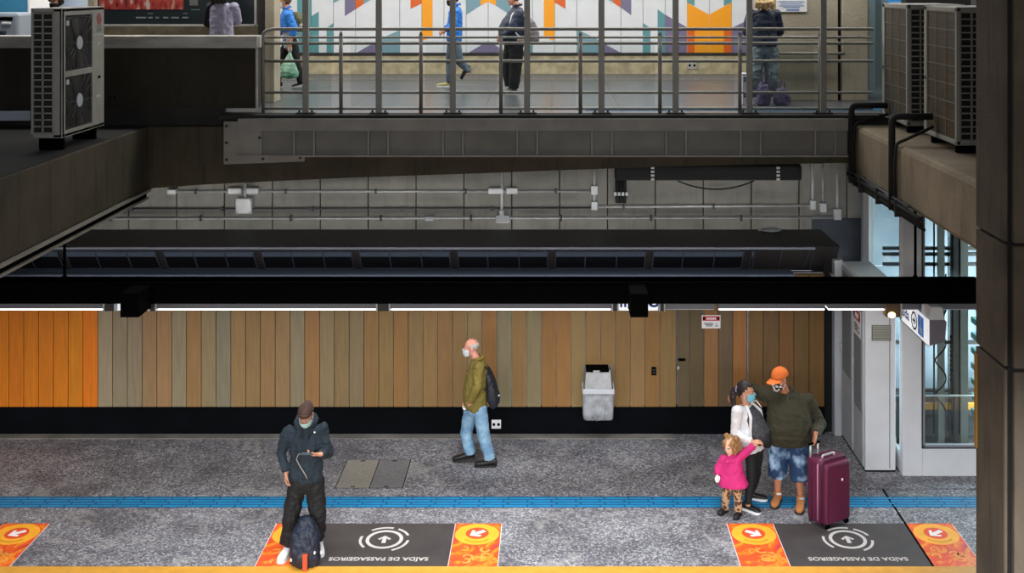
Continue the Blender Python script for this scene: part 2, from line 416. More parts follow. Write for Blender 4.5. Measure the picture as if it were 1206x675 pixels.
# dark gap and light-grey jamb at the end of the planks
bm = B(); box(bm, 3.90, 4.02, YW + .1, YW + .5, 0, 2.5); struct(solid('trim_5', bm, m_darkgap))
bm = B(); box(bm, 4.02, 4.14, YW - .05, YW + .4, 0, 2.5, .01); struct(solid('trim_6', bm, m_whitegrey))

# upper back wall in big concrete blocks, below the walkway
YB = 17.6
bm = B()
xs = [X(px, YB) for px in [151.5 + 56.4 * i for i in range(-9, 22)]]
for a, b in zip(xs, xs[1:]): box(bm, a + .009, b - .009, YB, YB + .3, 2.2, 4.35, .006)
box(bm, xs[0], xs[-1], YB + .03, YB + .35, 2.2, 4.35, mi=1)
struct(solid('wall_upper_back', bm, [m_conc_grey, m_slab]))
bm = B(); box(bm, 4.05, 5.6, YB - .03, YB, 1.9, 2.78); struct(solid('trim_7', bm, m_bluewall))

# walkway slab, floor, right landing
bm = B(); box(bm, XL, XR, YE, YM + .4, WZ - .25, WZ - .012); struct(solid('walkway_slab', bm, m_slab))
bm = B()
xx = -9.0
rr = random.Random(2)
while xx < 9:
    for yy in range(7): box(bm, xx + .002, xx + .998, YE + .02 + yy, YE + .02 + yy + .996, WZ - .03, WZ)
    xx += 1
struct(solid('floor_walkway', bm, m_walk))
bm = B(); box(bm, X(690, YE), 4.6, YE + .32, YE + .57, WZ, WZ + .006)
for i in range(20):
    for j in range(4): box(bm, X(690, YE) + i * .24 + .02, X(690, YE) + i * .24 + .22, YE + .345 + j * .06, YE + .38 + j * .06, WZ + .006, WZ + .012)
tag(solid('tactile_strip', bm, m_blue_tile), 'blue tactile strip along the edge of the upper walkway', 'tactile strip')

# mural wall
def q(px, py, d=0.0): return V((X(px, YM), YM - d, Z(py, YM)))
bm = B()
joints = [366.6 + 26.05 * i for i in range(-1, 22)]
zt = 7.9; zb = Z(62.5, YM)
joints += [joints[-1] + 26.05]
for a, b in zip(joints, joints[1:]): box(bm, X(a, YM) + .005, X(b, YM) - .005, YM, YM + .08, zb, zt, .004)
box(bm, X(320, YM), X(joints[0], YM) - .005, YM, YM + .08, zb, zt, .004)
box(bm, X(joints[0], YM), X(joints[-1], YM), YM + .02, YM + .1, zb, zt, mi=1)
m_mw = M('white_mural_panel', (206, 209, 212), .4, var=.03); m_mt = M('teal_mural_paint', (86, 140, 146), .4); m_mb = M('blue_grey_mural_paint', (112, 146, 158), .4)
m_mp = M('mauve_mural_paint', (112, 104, 134), .4); m_mo = M('orange_mural_paint', (232, 152, 24), .4); m_mr = M('rust_mural_paint', (204, 92, 30), .4)
mural = struct(solid('wall_mural', bm, [m_mw, m_steel]))
polys = [('t', [(350, -60), (366.4, -60), (366.4, 62), (350, 62)]), ('t', [(367, 19), (375.5, 13.5), (375.5, 62), (367, 62)]), ('t', [(384.6, 33), (392.6, 27), (392.6, 62), (384.6, 62)]),
 ('b', [(392.8, -30), (402, -30), (402, -1), (392.8, 3.5)]), ('p', [(406, -40), (418.6, -40), (418.6, 11), (406, 19)]), ('r', [(418.8, -40), (428, -40), (428, 5), (418.8, 11)]), ('b', [(428, -40), (444.7, -40), (444.7, -5), (428, 5)]),
 ('b', [(444.9, 47), (470.7, 35.5), (470.7, 62), (444.9, 62)]), ('p', [(420, 62), (444.7, 48), (444.7, 62)]), ('r', [(483.5, -40), (496.8, -40), (496.8, 4), (483.5, 10.5)]), ('o', [(497, -40), (509.5, -40), (509.5, 44), (497, 48)]),
 ('b', [(549, -40), (566, -40), (566, 6.5), (549, 17.6)]), ('o', [(566, -40), (575, -40), (575, 2), (566, 6.5)]), ('o', [(575, -40), (584, -40), (584, 6.5), (575, 2)]), ('b', [(584, -40), (601, -40), (601, 17.6), (584, 6.5)]),
 ('p', [(552, 62), (575, 48), (598, 62)]), ('t', [(612, 62), (627, 52), (627, 62)]), ('o', [(640.5, -40), (653, -40), (653, 48), (640.5, 44)]), ('r', [(653.2, -40), (666, -40), (666, 10.5), (653.2, 3)]),
 ('b', [(679.2, 34), (704.8, 47), (704.8, 62), (679.2, 62)]), ('p', [(705, 48), (731, 62), (705, 62)]), ('b', [(705, -40), (722, -40), (722, 3), (705, -7)]), ('r', [(722, -40), (730.9, -40), (730.9, 9), (722, 3)]), ('p', [(731.2, -40), (743.5, -40), (743.5, 18), (731.2, 9)]),
 ('t', [(757.2, 27), (766, 33), (766, 62), (757.2, 62)]), ('t', [(774.5, 11), (783, 17), (783, 62), (774.5, 62)]), ('p', [(783.2, 17), (808.8, 32), (808.8, 62), (783.2, 62)]),
 ('o', [(809.2, 3), (834.8, 17), (834.8, 62), (809.2, 62)]), ('o', [(835.2, 17), (861.5, 3), (861.5, 62), (835.2, 62)]), ('t', [(809.2, -40), (818, -40), (818, 7), (809.2, 3)]), ('t', [(852.5, -40), (861.5, -40), (861.5, 3), (852.5, 7)]),
 ('p', [(861.8, 33), (884, 22), (884, 62), (861.8, 62)]), ('r', [(809.4, 37), (818, 35), (818, 62), (809.4, 62)], .004), ('r', [(852.5, 35), (861.3, 37), (861.3, 62), (852.5, 62)], .004), ('o', [(322, 14), (328, 10), (330, 22), (322, 30)])]
bms = {}
for pl in polys:
    b_ = bms.setdefault(pl[0], B()); d = .006 if len(pl) > 2 else .003
    prism(b_, [q(x, y, d) for x, y in pl[1]], (0, d, 0))
for kx, mt, nm in (('t', m_mt, 'teal_shape'), ('b', m_mb, 'blue_grey_shape'), ('p', m_mp, 'mauve_shape'), ('o', m_mo, 'orange_shape'), ('r', m_mr, 'rust_shape')):
    obj(nm, bms[kx], mt, mural)
bm = B(); box(bm, XL, 4.9, YM - .03, YM + .1, Z(65.5, YM), Z(62, YM)); struct(solid('trim_8', bm, m_slab))
bm = B(); box(bm, XL, 4.9, YM - .02, YM + .1, WZ, Z(65, YM)); struct(solid('baseboard_mural', bm, m_beige))
bm = B(); box(bm, XL, XR, YM + .1, YM + .4, WZ - .2, 8.2); struct(solid('wall_walkway_back', bm, m_conc_mid))
bm = B(); box(bm, XL, 4.9, YM - 1.5, YM - .02, WZ, WZ + .004); struct(solid('trim_9', bm, M('dark_speckled_border', (62, 60, 57), .7, col2=(116, 112, 106), scale=18)))
# right concrete block with pilaster, left pillar and billboard wall
YK = 17.7
bm = B(); box(bm, X(893, YK), X(987, YK), YK, YK + .4, WZ, 8.2, .01); struct(solid('wall_right_block', bm, m_conc_mid))
bm = B(); box(bm, X(991.5, YK), X(1022, YK), YK - .02, YK + 1, WZ, 8.2, .01); struct(solid('wall_right_pilaster', bm, m_conc_mid))
bm = B(); box(bm, X(986, YK), X(993, YK), YK + .12, YK + .4, WZ, 8.2); struct(solid('trim_10', bm, m_darkgap))
YP = 17.4
bm = B(); box(bm, X(312, YP), X(323, YP), YP, YP + .4, WZ, 8.2, .01); struct(solid('wall_left_pilaster', bm, m_conc_mid))
bm = B(); box(bm, X(303.5, YP), X(312.4, YP), YP + .03, YP + .5, WZ, 8.2); struct(solid('trim_11', bm, m_slab))
bm = B(); box(bm, X(100, YP), X(304, YP), YP + .1, YP + .45, WZ, 8.2, .01); struct(solid('wall_left_block', bm, m_beige))
bm = B(); box(bm, X(105.5, YP), X(113, YP), YP - .05, YP + .2, WZ, 8.2, .01); struct(solid('trim_12', bm, m_conc_mid))
# pale hall wall and blue booth seen at far left
bm = B(); box(bm, XL, X(106, 20), 20, 20.3, WZ, 8.2); struct(solid('wall_hall', bm, M('pale_hall_wall', (196, 206, 222), .5)))
# ceiling over the walkway and over the near hall 
bm = B(); box(bm, XL, XR, 16.6, YM + .4, 8.2, 8.5); struct(solid('ceiling_walkway', bm, m_conc_mid))
bm = B(); box(bm, XL, XR, -7, 16.6, 9.0, 9.4); struct(solid('ceiling_hall', bm, m_conc_dark))
bm = B(); box(bm, XL, XR, -7.3, -7, -1.7, 9.4); struct(solid('wall_near', bm, m_conc_dark))
for nm, a in (('wall_left', XL - .3), ('wall_right', XR)):
    bm = B(); box(bm, a, a + .3, -7, YM + .4, -1.7, 9.4); struct(solid(nm, bm, m_conc_dark))
bm = B(); box(bm, XL, XR, YB, YM, -.5, -.3); struct(solid('floor_service', bm, m_conc_dark))

# parapet on the left with pale cap
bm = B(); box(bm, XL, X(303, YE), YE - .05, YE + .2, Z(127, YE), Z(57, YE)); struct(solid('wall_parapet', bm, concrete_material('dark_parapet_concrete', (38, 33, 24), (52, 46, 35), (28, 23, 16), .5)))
bm = B(); box(bm, XL, X(305, YE), YE - .10, YE + .24, Z(57, YE - .1), Z(42.5, YE - .1), .012); struct(solid('trim_13', bm, m_cap))
bm = B(); box(bm, X(302.3, YE), X(304.5, YE), YE - .06, YE - .03, Z(127, YE), Z(57, YE)); struct(solid('trim_14', bm, m_cap))
bm = B(); box(bm, XL, X(262, YE), YE - .02, YE + .2, 4.44, Z(126.5, YE)); struct(solid('trim_15', bm, m_slab))
# cross beam below the girder, its underside rising to the right
YC = 15.8
top = Z(149.5, YC)
low = [(-60, 224), (175, 223), (182, 221.5), (240, 217.5), (330, 213), (420, 209), (540, 205), (660, 200.5), (780, 196.5), (882, 194), (990, 192)]
bm = B(); pts = [(X(p_, YC), YC, Z(p2, YC)) for p_, p2 in low] + [(4.6, YC, Z(192, YC)), (4.6, YC, top), (X(-60, YC), YC, top)]
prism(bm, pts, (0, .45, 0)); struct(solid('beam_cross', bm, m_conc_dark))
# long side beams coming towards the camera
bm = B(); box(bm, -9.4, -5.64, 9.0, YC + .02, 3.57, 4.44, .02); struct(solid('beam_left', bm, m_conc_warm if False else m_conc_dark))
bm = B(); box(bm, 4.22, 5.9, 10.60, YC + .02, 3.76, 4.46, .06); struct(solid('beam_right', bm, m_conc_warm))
bm = B(); box(bm, -9.4, -5.66, 9.0, YC - .02, 4.441, 4.446); struct(solid('trim_24', bm, M('painted_shade_sheet', (9, 8, 7), .95)))  # near-black sheet added on the beam top, standing in for shade
# gutter strip and rail below the left beam
bm = B(); box(bm, -5.66, -5.60, 9.0, YC, 3.535, 3.565); struct(solid('trim_16', bm, m_plate))
bm = B(); box(bm, -5.72, -5.64, 9.0, YC, 3.42, 3.45); struct(solid('trim_17', bm, m_plate))
bm = B(); box(bm, -5.75, -5.67, 9.0, YC, 3.45, 3.57); struct(solid('trim_18', bm, m_black))
# column at right
bm = B()
zs = [-1.2, Z(437, 9.92), Z(289, 9.92), 9.0]
for a, b in zip(zs, zs[1:]):
    box(bm, 4.0, 4.08, 9.99, 10.66, a + .014, b - .014, .012)
    box(bm, 4.06, 5.6, 9.92, 10.66, a + .014, b - .014, .014)
box(bm, 4.03, 5.58, 9.98, 10.62, zs[0], zs[-1], mi=1)
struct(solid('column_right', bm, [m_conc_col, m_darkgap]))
bm = B(); box(bm, 3.985, 4.0, 10.61, 10.66, Z(528, 10.6), Z(418, 10.6)); struct(solid('trim_19', bm, M('ochre_edge_strip', (150, 106, 30), .6)))
# ------------------------------------------------------------------ floor prints
def dircross(bm, *a): pass
def mat_group(gi, x0, side_labels):
    """an exit marking: orange print, dark print with rings, orange print; x0 = left end"""
    Y0, Y1 = 12.458, 13.45
    w, W = .545, 1.585
    xa = x0 + w; xb = xa + W
    def orange(nm_label, xl, adir):
        t = thing('floor_sticker', nm_label, 'floor sticker', (xl + w / 2, (Y0 + Y1) / 2, 0), 'exit markings on the platform floor')
        b = B(); box(b, xl, xl + w, Y0, Y1, 0, .002); obj('print', b, m_swirl, t)
        for e_ in (xl - .006, xl + w): b = B(); box(b, e_, e_ + .006, Y0, Y1, 0, .0015); obj('border', b, m_pwhite, t)
        cx, cy = xl + w / 2, Y1 - .262
        I = MTX((cx, cy, .0021), (1, 0, 0), (0, 1, 0))
        b = B(); disc(b, I, .258, .25, .001); obj('amber_disc', b, m_disc_y, t)
        b = B(); disc(b, MTX((cx, cy + .02, .0032), (1, 0, 0), (0, 1, 0)), .135, h=.001); obj('red_disc', b, m_disc_r, t)
        a = V(adir).normalized()
        b = B(); arrow(b, MTX((cx, cy + .02, .0043), (a.y, -a.x, 0), a), .10, .001, thick=.5); obj('arrow', b, m_pwhite, t)
        b = B()
        annulus(b, MTX((cx, cy, .0031), (1, 0, 0), (0, 1, 0)), .178, .19, math.radians(-138), math.radians(-42), 60, .0006)
        for k in range(0):
            th = math.radians(-132 + k * 10.5); c_, s_ = math.cos(th), math.sin(th)
            for rr_ in (.185,):
                p_ = V((cx + rr_ * c_, cy + rr_ * s_, 0)); ta = V((-s_, c_, 0)); na = V((c_, s_, 0))
                prism(b, [p_ - ta * .012 - na * .008 + V((0, 0, .0031)), p_ + ta * .012 - na * .008 + V((0, 0, .0031)), p_ + ta * .012 + na * .008 + V((0, 0, .0031)), p_ - ta * .012 + na * .008 + V((0, 0, .0031))], (0, 0, .001))
        obj('caption', b, M('caption_brown', (170, 104, 30), .6) if 'caption_brown' not in bpy.data.materials else bpy.data.materials['caption_brown'], t)
        rg = random.Random(int(xl * 100))
        for k in range(6):   # curls of the print
            b = B(); I2 = MTX((xl + rg.uniform(.1, .44), Y0 + rg.uniform(.09, .4), .0021), (1, 0, 0), (0, 1, 0)); a0 = rg.uniform(0, 6)
            annulus(b, I2, rg.uniform(.03, .04), rg.uniform(.05, .062), a0, a0 + 4.2, 28, .0008)
            obj('curl', b, M('amber_curl', (238, 160, 70), .5) if 'amber_curl' not in bpy.data.materials else bpy.data.materials['amber_curl'], t)
        return t
    orange(side_labels[0], x0, (.8, -.55, 0))
    t = thing('floor_sticker', side_labels[1], 'floor sticker', ((xa + xb) / 2, (Y0 + Y1) / 2, 0), 'exit markings on the platform floor')
    b = B(); box(b, xa + .006, xb - .006, Y0, Y1, 0, .002); obj('print', b, m_mat, t)
    cx, cy = (xa + xb) / 2, Y1 - .385
    I = MTX((cx, cy, .0021), (1, 0, 0), (0, 1, 0))
    b = B(); annulus(b, I, .175, .215, h=.001, seg=56)
    for a0, a1 in ((20, 62), (75, 130), (165, 222), (295, 355)): annulus(b, I, .262, .292, math.radians(a0), math.radians(a1), 56, .001)
    obj('ring', b, m_pale, t)
    b = B(); arrow(b, I, .085, .001, thick=.5); obj('arrow', b, m_pale, t)
    b = text_bm('SAÍDA DE PASSAGEIROS', .104, MTX((cx, Y0 + .165, .0025), (-1, 0, 0), (0, -1, 0)), .0006, .0015)
    obj('lettering', b, m_pale, t)
    orange(side_labels[2], xb, (-.8, -.55, 0))
mat_group(0, -8.66, ['orange arrow floor sticker outside the picture beyond the far left edge', 'dark passenger exit floor sticker cut by the left edge of the platform view', 'orange arrow floor sticker at the left corner with blank granite right of it'])
mat_group(1, -3.275, ['orange arrow floor sticker under the feet of the man in the hoodie', 'dark passenger exit floor sticker right of the man in the dark hoodie', 'orange arrow floor sticker at the right end of the marking by the hoodie man'])
mat_group(2, 2.085, ['orange arrow floor sticker in front of the girl in the pink coat', 'dark passenger exit floor sticker in front of the burgundy suitcase', 'orange arrow floor sticker beside the concrete column'])
# the first of the left group lies wholly outside the frame
for o in [o for o in bpy.data.objects if 'outside the picture' in str(o.get('label', ''))]:
    for ch in [q_ for q_ in bpy.data.objects if q_.parent == o]: bpy.data.objects.remove(ch)
    bpy.data.objects.remove(o)

# blue tactile path of ribbed tiles
bm = B(); y0 = 13.86
box(bm, XL, XR, y0, y0 + .30, 0, .0015)
i = 0; xx = -9.0
while xx < 8:
    for k in range(4): box(bm, xx + .01 + (.06 if k % 2 else 0), xx + .285 + (.06 if k % 2 else 0), y0 + .025 + k * .068, y0 + .062 + k * .068, .0015, .004, .001, 1)
    xx += .30
tag(solid('tactile_strip', bm, [m_blue_dark, m_blue_tile]), 'bright blue ribbed tactile strip running along the platform floor', 'tactile strip')

# two granite inspection covers
for nm, xa, xb, lab in (('a', 395.5, 434.5, 'left of the two granite inspection covers let into the platform floor, paler one'), ('b', 435.5, 473.5, 'right of the two granite inspection covers let into the platform floor, darker one')):
    y1, y0 = YF(541.8), YF(574.8)
    t = thing('floor_cover', lab, 'floor cover', (X(xa, y0) + .2, (y0 + y1) / 2, 0), 'inspection covers in the platform floor')
    x0 = X(xa, y0); x1 = X(xb, y0)
    b = B(); box(b, x0 - .012, x1 + .012, y0 - .012, y1 + .012, 0, .0015); obj('frame', b, m_darkgap, t)
    b = B(); box(b, x0, x1, y0, y1, 0, .004, .001); obj('slab', b, M('cover_granite_' + nm, (124, 120, 112) if nm == 'a' else (96, 96, 98), .6, col2=(150, 146, 138) if nm == 'a' else (126, 126, 128), scale=40), t)
    b = B()
    for yy in (y0 + .03, y1 - .04): box(b, (x0 + x1) / 2 - .03, (x0 + x1) / 2 + .03, yy - .012, yy + .012, .004, .005)
    obj('lifting_slot', b, m_black, t)
# ------------------------------------------------------------------ dark housing above the plank wall
t = thing('clerestory_housing', 'long dark metal housing with slanted windows on top of the timber wall', 'roof housing', (0, 16.6, 2.28))
x0, x1 = XL, 4.08
prof = [(16.0, 2.71), (17.12, 2.71), (17.12, 2.28), (16.36, 2.28)]
b = B(); prism(b, [(x0, y, z) for y, z in prof], (x1 - x0, 0, 0)); obj('casing', b, m_housing, t)
b = B(); box(b, x0, x1 - .35, 15.99, 16.03, 2.668, 2.70); obj('edge_trim', b, m_housing_blue, t)
b = B(); box(b, x0, X(932, 16.3), 16.04, 16.40, 2.22, 2.30, .01); obj('ledge', b, M('slate_ledge', (96, 108, 128), .5), t)
def fas(px, k):   # point on the sloping fascia, k from top (0) to bottom (1), pushed out by 8 mm
    y = 16.0 + .36 * k; z = 2.71 - .43 * k
    return V((X(px, 16.15), y - .006, z - .005))
n = V((0, -.43, -.36)).normalized()
wlist = [76 + 114.9 * i for i in range(-4, 8)]
for i, a in enumerate(wlist):
    w = X(a + 114.9, 16.15) - X(a, 16.15)
    if a > 890: continue
    e1 = min(a + 111, 889)
    fr = B()
    for (k0, k1, pa, pb) in ((.14, .19, a + 3, e1), (.86, .92, a + 3, e1)): prism(fr, [fas(pa, k0), fas(pb, k0), fas(pb, k1), fas(pa, k1)], n * .02)
    for pa in (a + 3, a + 38, a + 75, e1 - 2.5): prism(fr, [fas(pa, .14), fas(pa + 1.4, .14), fas(pa + 1.4, .92), fas(pa, .92)], n * .018)
    if a + 114 > -170:
        f_ = obj('window_frame', fr, m_housing_blue, t)
        g = B(); prism(g, [fas(a + 4, .19), fas(e1 - 1, .19), fas(e1 - 1, .38), fas(a + 4, .38)], n * .010); obj('upper_pane', g, m_winblue, f_)
        g = B(); prism(g, [fas(a + 4, .39), fas(e1 - 1, .39), fas(e1 - 1, .86), fas(a + 4, .86)], n * .010); obj('lower_pane', g, m_winglass, f_)
    else: fr.free()
b = B(); prism(b, [fas(951, .05), fas(952.5, .05), fas(949, .95), fas(947.5, .95)], n * .006); obj('panel_seam', b, m_housing_blue, t)
bm = B(); box(bm, X(975, 16.3), X(1018, 16.3), 16.1, 16.45, 2.26, 2.29); struct(solid('trim_20', bm, m_plate))
# small lamp-like bowl lying on the housing
c = P(908, 271, 16.95); c.z = 2.712
t = thing('metal_bowl', 'small pale round cover lying on top of the dark housing', 'cover', c)
b = B(); ell(b, c + V((0, 0, .03)), .16, .12, .03); obj('shell', b, m_fit, t)
b = B(); ell(b, c + V((-.17, 0, .03)), .03, .03, .02); obj('knob', b, m_fit, t)

# ------------------------------------------------------------------ conduits on the concrete wall
yc = YB - .05
def run(name, label, cat, pts, r, mat, fits=(), group='conduits on the concrete wall'):
    W = [P(a, b_, yc) for a, b_ in pts]
    t = thing(name, label, cat, W[0], group)
    b = B(); pipe(b, W, r, 8, corner=.05 if len(pts) > 2 else 0); obj('tube', b, mat, t)
    for (nm, px, py, w, h) in fits:
        b = B(); c = P(px, py, yc); ww, hh = w * yc / F_PX / 2, h * yc / F_PX / 2
        box(b, c.x - ww, c.x + ww, c.y - .05, YB - .003, c.z - hh, c.z + hh, .012)
        obj(nm, b, m_fit, t)
    L = W[0]; seg = (W[-1] - W[0])
    if abs(seg.x) > 1.5:
        x = min(W[0].x, W[-1].x) + .4
        while x < max(W[0].x, W[-1].x) - .2:
            clips = B(); box(clips, x - .015, x + .015, yc - r - .008, YB - .003, W[0].z - r - .02, W[0].z + r + .02, .004); x += 1.4
            obj('pipe_clip', clips, m_conduit_dark, t)
    return t
run('conduit', 'thin upper conduit with white cap at its left end on the concrete wall', 'conduit', [(200, 225.5), (697, 225.5)], .016, m_conduit, [('end_cap', 203, 225.5, 11, 6), ('fitting', 277, 224.5, 16, 7), ('fitting', 298, 224.5, 14, 7), ('fitting', 584, 224.5, 18, 7), ('fitting', 603, 224.5, 14, 7)])
run('conduit', 'short upright conduit above the square grey junction box', 'conduit', [(289, 216), (289, 236)], .022, m_fit)
c = P(288, 242, YB - .07); t = thing('junction_box', 'square galvanised junction box below the upper conduit', 'junction box', c - V((0, 0, .12)))
b = B(); box(b, c.x - .125, c.x + .125, YB - .12, YB, c.z - .12, c.z + .12, .008); obj('body', b, M('galvanised_sheet', (172, 178, 182), .4, .4, col2=(198, 204, 206), scale=9), t)
b = B(); box(b, c.x - .115, c.x + .115, YB - .128, YB - .12, c.z - .11, c.z + .11, .004); obj('lid', b, m_conduit, t)
b = B()
for sx in (-.1, .1):
    for sz in (-.095, .095): cyl(b, (c.x + sx, YB - .128, c.z + sz), (c.x + sx, YB - .134, c.z + sz), .008)
obj('screw', b, m_bolt, t)
run('conduit', 'long thin dark conduit just above the lowest pale pipe', 'conduit', [(125, 246), (700, 245)], .012, m_conduit_dark)
run('conduit', 'lowest pale pipe running the whole length of the concrete wall', 'conduit', [(100, 257), (984, 256)], .024, m_conduit, [('fitting', 592, 257.5, 16, 9), ('fitting', 506, 257, 10, 5), ('end_box', 986, 252, 9, 13)])
run('conduit', 'upright conduit in the middle of the concrete wall crossing the upper conduit', 'conduit', [(591, 203), (591, 257)], .022, m_fit, [('coupling', 591, 251, 6, 8)])
run('conduit', 'upright conduit left of the black duct with two white boxes', 'conduit', [(700, 196), (700, 246)], .02, m_fit, [('fitting', 700, 223.5, 8, 11), ('end_box', 700, 242, 8, 10)])
run('conduit', 'double height pale conduit right of the black duct drop', 'conduit', [(704, 243.5), (955, 242)], .02, m_conduit)
run('conduit', 'bright upright conduit ending in a white box near the right duct end', 'conduit', [(957, 186), (957, 242)], .022, m_fit, [('end_box', 957, 241, 7, 11)])
run('conduit', 'middle one of three upright conduits right of the black duct', 'conduit', [(969, 196), (969, 245)], .018, m_conduit, [('end_box', 969, 244, 8, 11)])
run('conduit', 'rightmost upright conduit by the sloping beam, white box at its foot', 'conduit', [(986, 204), (986, 250)], .022, m_fit)
# black duct
yd = YB - .14
t = thing('pipe_duct', 'thick black insulated duct with a short drop and pale clamps', 'duct', P(731, 240, yd))
b = B(); h = 9 * yd / F_PX
zc = Z(202.5, yd)
box(b, X(724, yd), X(943, yd), yd - .10, yd + .10, zc - h, zc + h, .03); obj('main_run', b, m_bark, t)
b = B()
for i_ in range(3): cyl(b, P(727 + i_ * 4.2, 205, yd), P(727 + i_ * 4.2, 239, yd), .03)
obj('drop_pipe', b, m_bark, t)
for px in (768, 915):
    b = B()
    for kk in range(4): box(b, X(px - 2, yd), X(px + 2, yd), yd - .108, yd - .09, zc - h + kk * .058 + .005, zc - h + kk * .058 + .038, .003)
    obj('clamp', b, m_fit, t)
b = B()
for i_ in range(4): box(b, X(723 + i_ * 4.5, yd), X(726 + i_ * 4.5, yd), yd - .05, yd + .0, Z(230, yd), Z(226, yd), .003)
obj('drop_clamp', b, m_fit, t)
b = B(); pts = [P(798 + 9 * i_, 213 + 10 * (1 - ((i_ - 5) / 5.0) ** 2), yd) for i_ in range(11)]; pipe(b, pts, .012, 6)
tag(obj('cable', b, m_bark), 'thin black cable sagging below the black duct', 'cable')

# ------------------------------------------------------------------ walkway girder
t = thing('steel_girder', 'grey steel girder with paired stiffeners carrying the walkway edge', 'girder', (X(630, 15.7), 15.7, 4.0))
yg = 15.7; x0, x1 = X(280, yg), X(999, yg)
b = B(); box(b, x0, x1, yg - .01, yg + .06, Z(154, yg), Z(140, yg), .004); obj('top_plate', b, m_plate, t)
b = B(); box(b, x0 - .02, x1, yg + .05, yg + .075, Z(183, yg), Z(153, yg)); obj('web', b, m_girder, t)
b = B(); box(b, x0, x1, yg - .01, yg + .075, Z(185, yg), Z(182.8, yg), .003); obj('bottom_flange', b, m_plate, t)
for cxp in (358, 445.5, 533.5, 621, 708.8, 796.3, 884, 972):
    for d in (-11.7, 11.7):
        b = B(); box(b, X(cxp + d - 1.1, yg), X(cxp + d + 1.1, yg), yg, yg + .055, Z(183, yg), Z(154, yg), .002); obj('stiffener', b, m_plate, t)
b = B()
yp = yg - .0
prism(b, [(X(263, yp), yp + .055, Z(143.5, yp)), (X(281, yp), yp + .055, Z(143.5, yp)), (X(281, yp), yp + .055, Z(153.5, yp)), (X(308, yp), yp + .055, Z(153.5, yp)), (X(308, yp), yp + .055, Z(184, yp)), (X(358, yp), yp + .055, Z(184, yp)), (X(358, yp), yp + .055, Z(190.5, yp)), (X(263, yp), yp + .055, Z(194, yp))], (0, -.035, 0)); obj('end_plate', b, m_plate, t)
for px, py in ((267, 148.5), (267, 168), (267, 188), (310, 187), (354, 185.6), (306, 162)):
    b = B(); c = P(px, py, yp + .02); cyl(b, c, c + V((0, -.03, 0)), .02, seg=6); obj('bolt', b, m_bolt, t)
bm = B(); box(bm, X(262, YE), 4.6, YE - .22, YE + .03, WZ - .07, WZ - .005); struct(solid('trim_21', bm, m_slab))

# tall posts at the edge of the walkway
yt = 15.93
ords = ['first', 'second', 'third', 'fourth', 'fifth', 'sixth', 'seventh', 'eighth']
for i, px in enumerate((360, 446.2, 533.3, 620.8, 708.3, 795.6, 882.6, 969.6)):
    x = X(px, yt); 
    if i == 0:
        t = thing('steel_post', '', 'post', (x, yt, WZ - .005), 'tall steel posts along the walkway edge'); first = t
        b = B(); box(b, x - .042, x + .042, yt - .03, yt + .03, WZ + .0, 8.2, .006); obj('shaft', b, m_steel, t)
        b = B(); box(b, x - .13, x + .13, yt - .045, yt + .04, WZ - .005, WZ + .02, .004); obj('base_plate', b, m_bolt, t)
        b = B()
        for sx in (-.09, .09): cyl(b, (x + sx, yt, WZ + .015), (x + sx, yt, WZ + .05), .016, seg=6)
        obj('anchor_bolt', b, m_bolt, t)
    else:
        t = copy_tree(first); t.location = (x, yt, WZ - .005)
    t['label'] = 'tall grey steel post on the walkway edge, %s from the left pillar' % ords[i]
# guardrail
yr = 16.04
t = thing('guardrail', 'brushed steel guardrail with glass sheets along the upper walkway edge', 'guardrail', (0, yr, WZ))
xa, xb = X(310, yr), 4.56
b = B(); pipe(b, [(xa, yr, WZ), (xa, yr, Z(38, yr)), (xa + .12, yr, Z(34.2, yr)), (xb, yr, Z(34.2, yr))], .024, 10, corner=.05); obj('handrail', b, m_rail, t)
for py, r in ((44.3, .017), (51, .022), (72, .022), (109, .020), (128, .018)):
    b = B(); cyl(b, (xa, yr + (.05 if py < 50 else 0), Z(py, yr)), (xb, yr + (.05 if py < 50 else 0), Z(py, yr)), r, seg=10); obj('rail', b, m_rail, t)
p0 = None
for i, px in enumerate((402, 496, 590, 683.5, 777, 871, 965)):
    if p0 is None:
        x = X(px, yr); b = B(); cyl(b, (x, yr - .03, WZ), (x, yr - .03, Z(41, yr)), .027); cyl(b, (x, yr - .03, Z(41, yr)), (x, yr - .03, Z(37, yr)), .027, .012); p0 = obj('post', b, m_rail, t); xp0 = x
    else:
        c_ = p0.copy(); COL.objects.link(c_); c_.parent = t; c_.location.x = X(px, yr) - xp0
for a, b_ in zip((316, 412, 500, 594, 687, 781, 875), (389, 491, 585, 678, 772, 866, 960)):
    b = B(); box(b, X(a, yr), X(b_, yr), yr + .07, yr + .078, Z(126, yr), Z(48, yr)); obj('glass_sheet', b, m_railglass, t)

# second, wall-mounted handrail on the right concrete block
t = thing('wall_handrail', 'pair of steel handrails fixed to the concrete block behind the walkway', 'handrail', P(960, 62, YK - .1))
for py in (43.5, 62.5):
    b = B(); cyl(b, (X(898, YK), YK - .1, Z(py, YK)), (X(993, YK), YK - .1, Z(py, YK)), .022); obj('rail', b, m_rail, t)
b = B()
for px in (905, 985):
    for py in (43.5, 62.5): cyl(b, (X(px, YK), YK - .1, Z(py, YK)), (X(px, YK), YK + .02, Z(py, YK)), .012)
obj('bracket', b, m_rail, t)
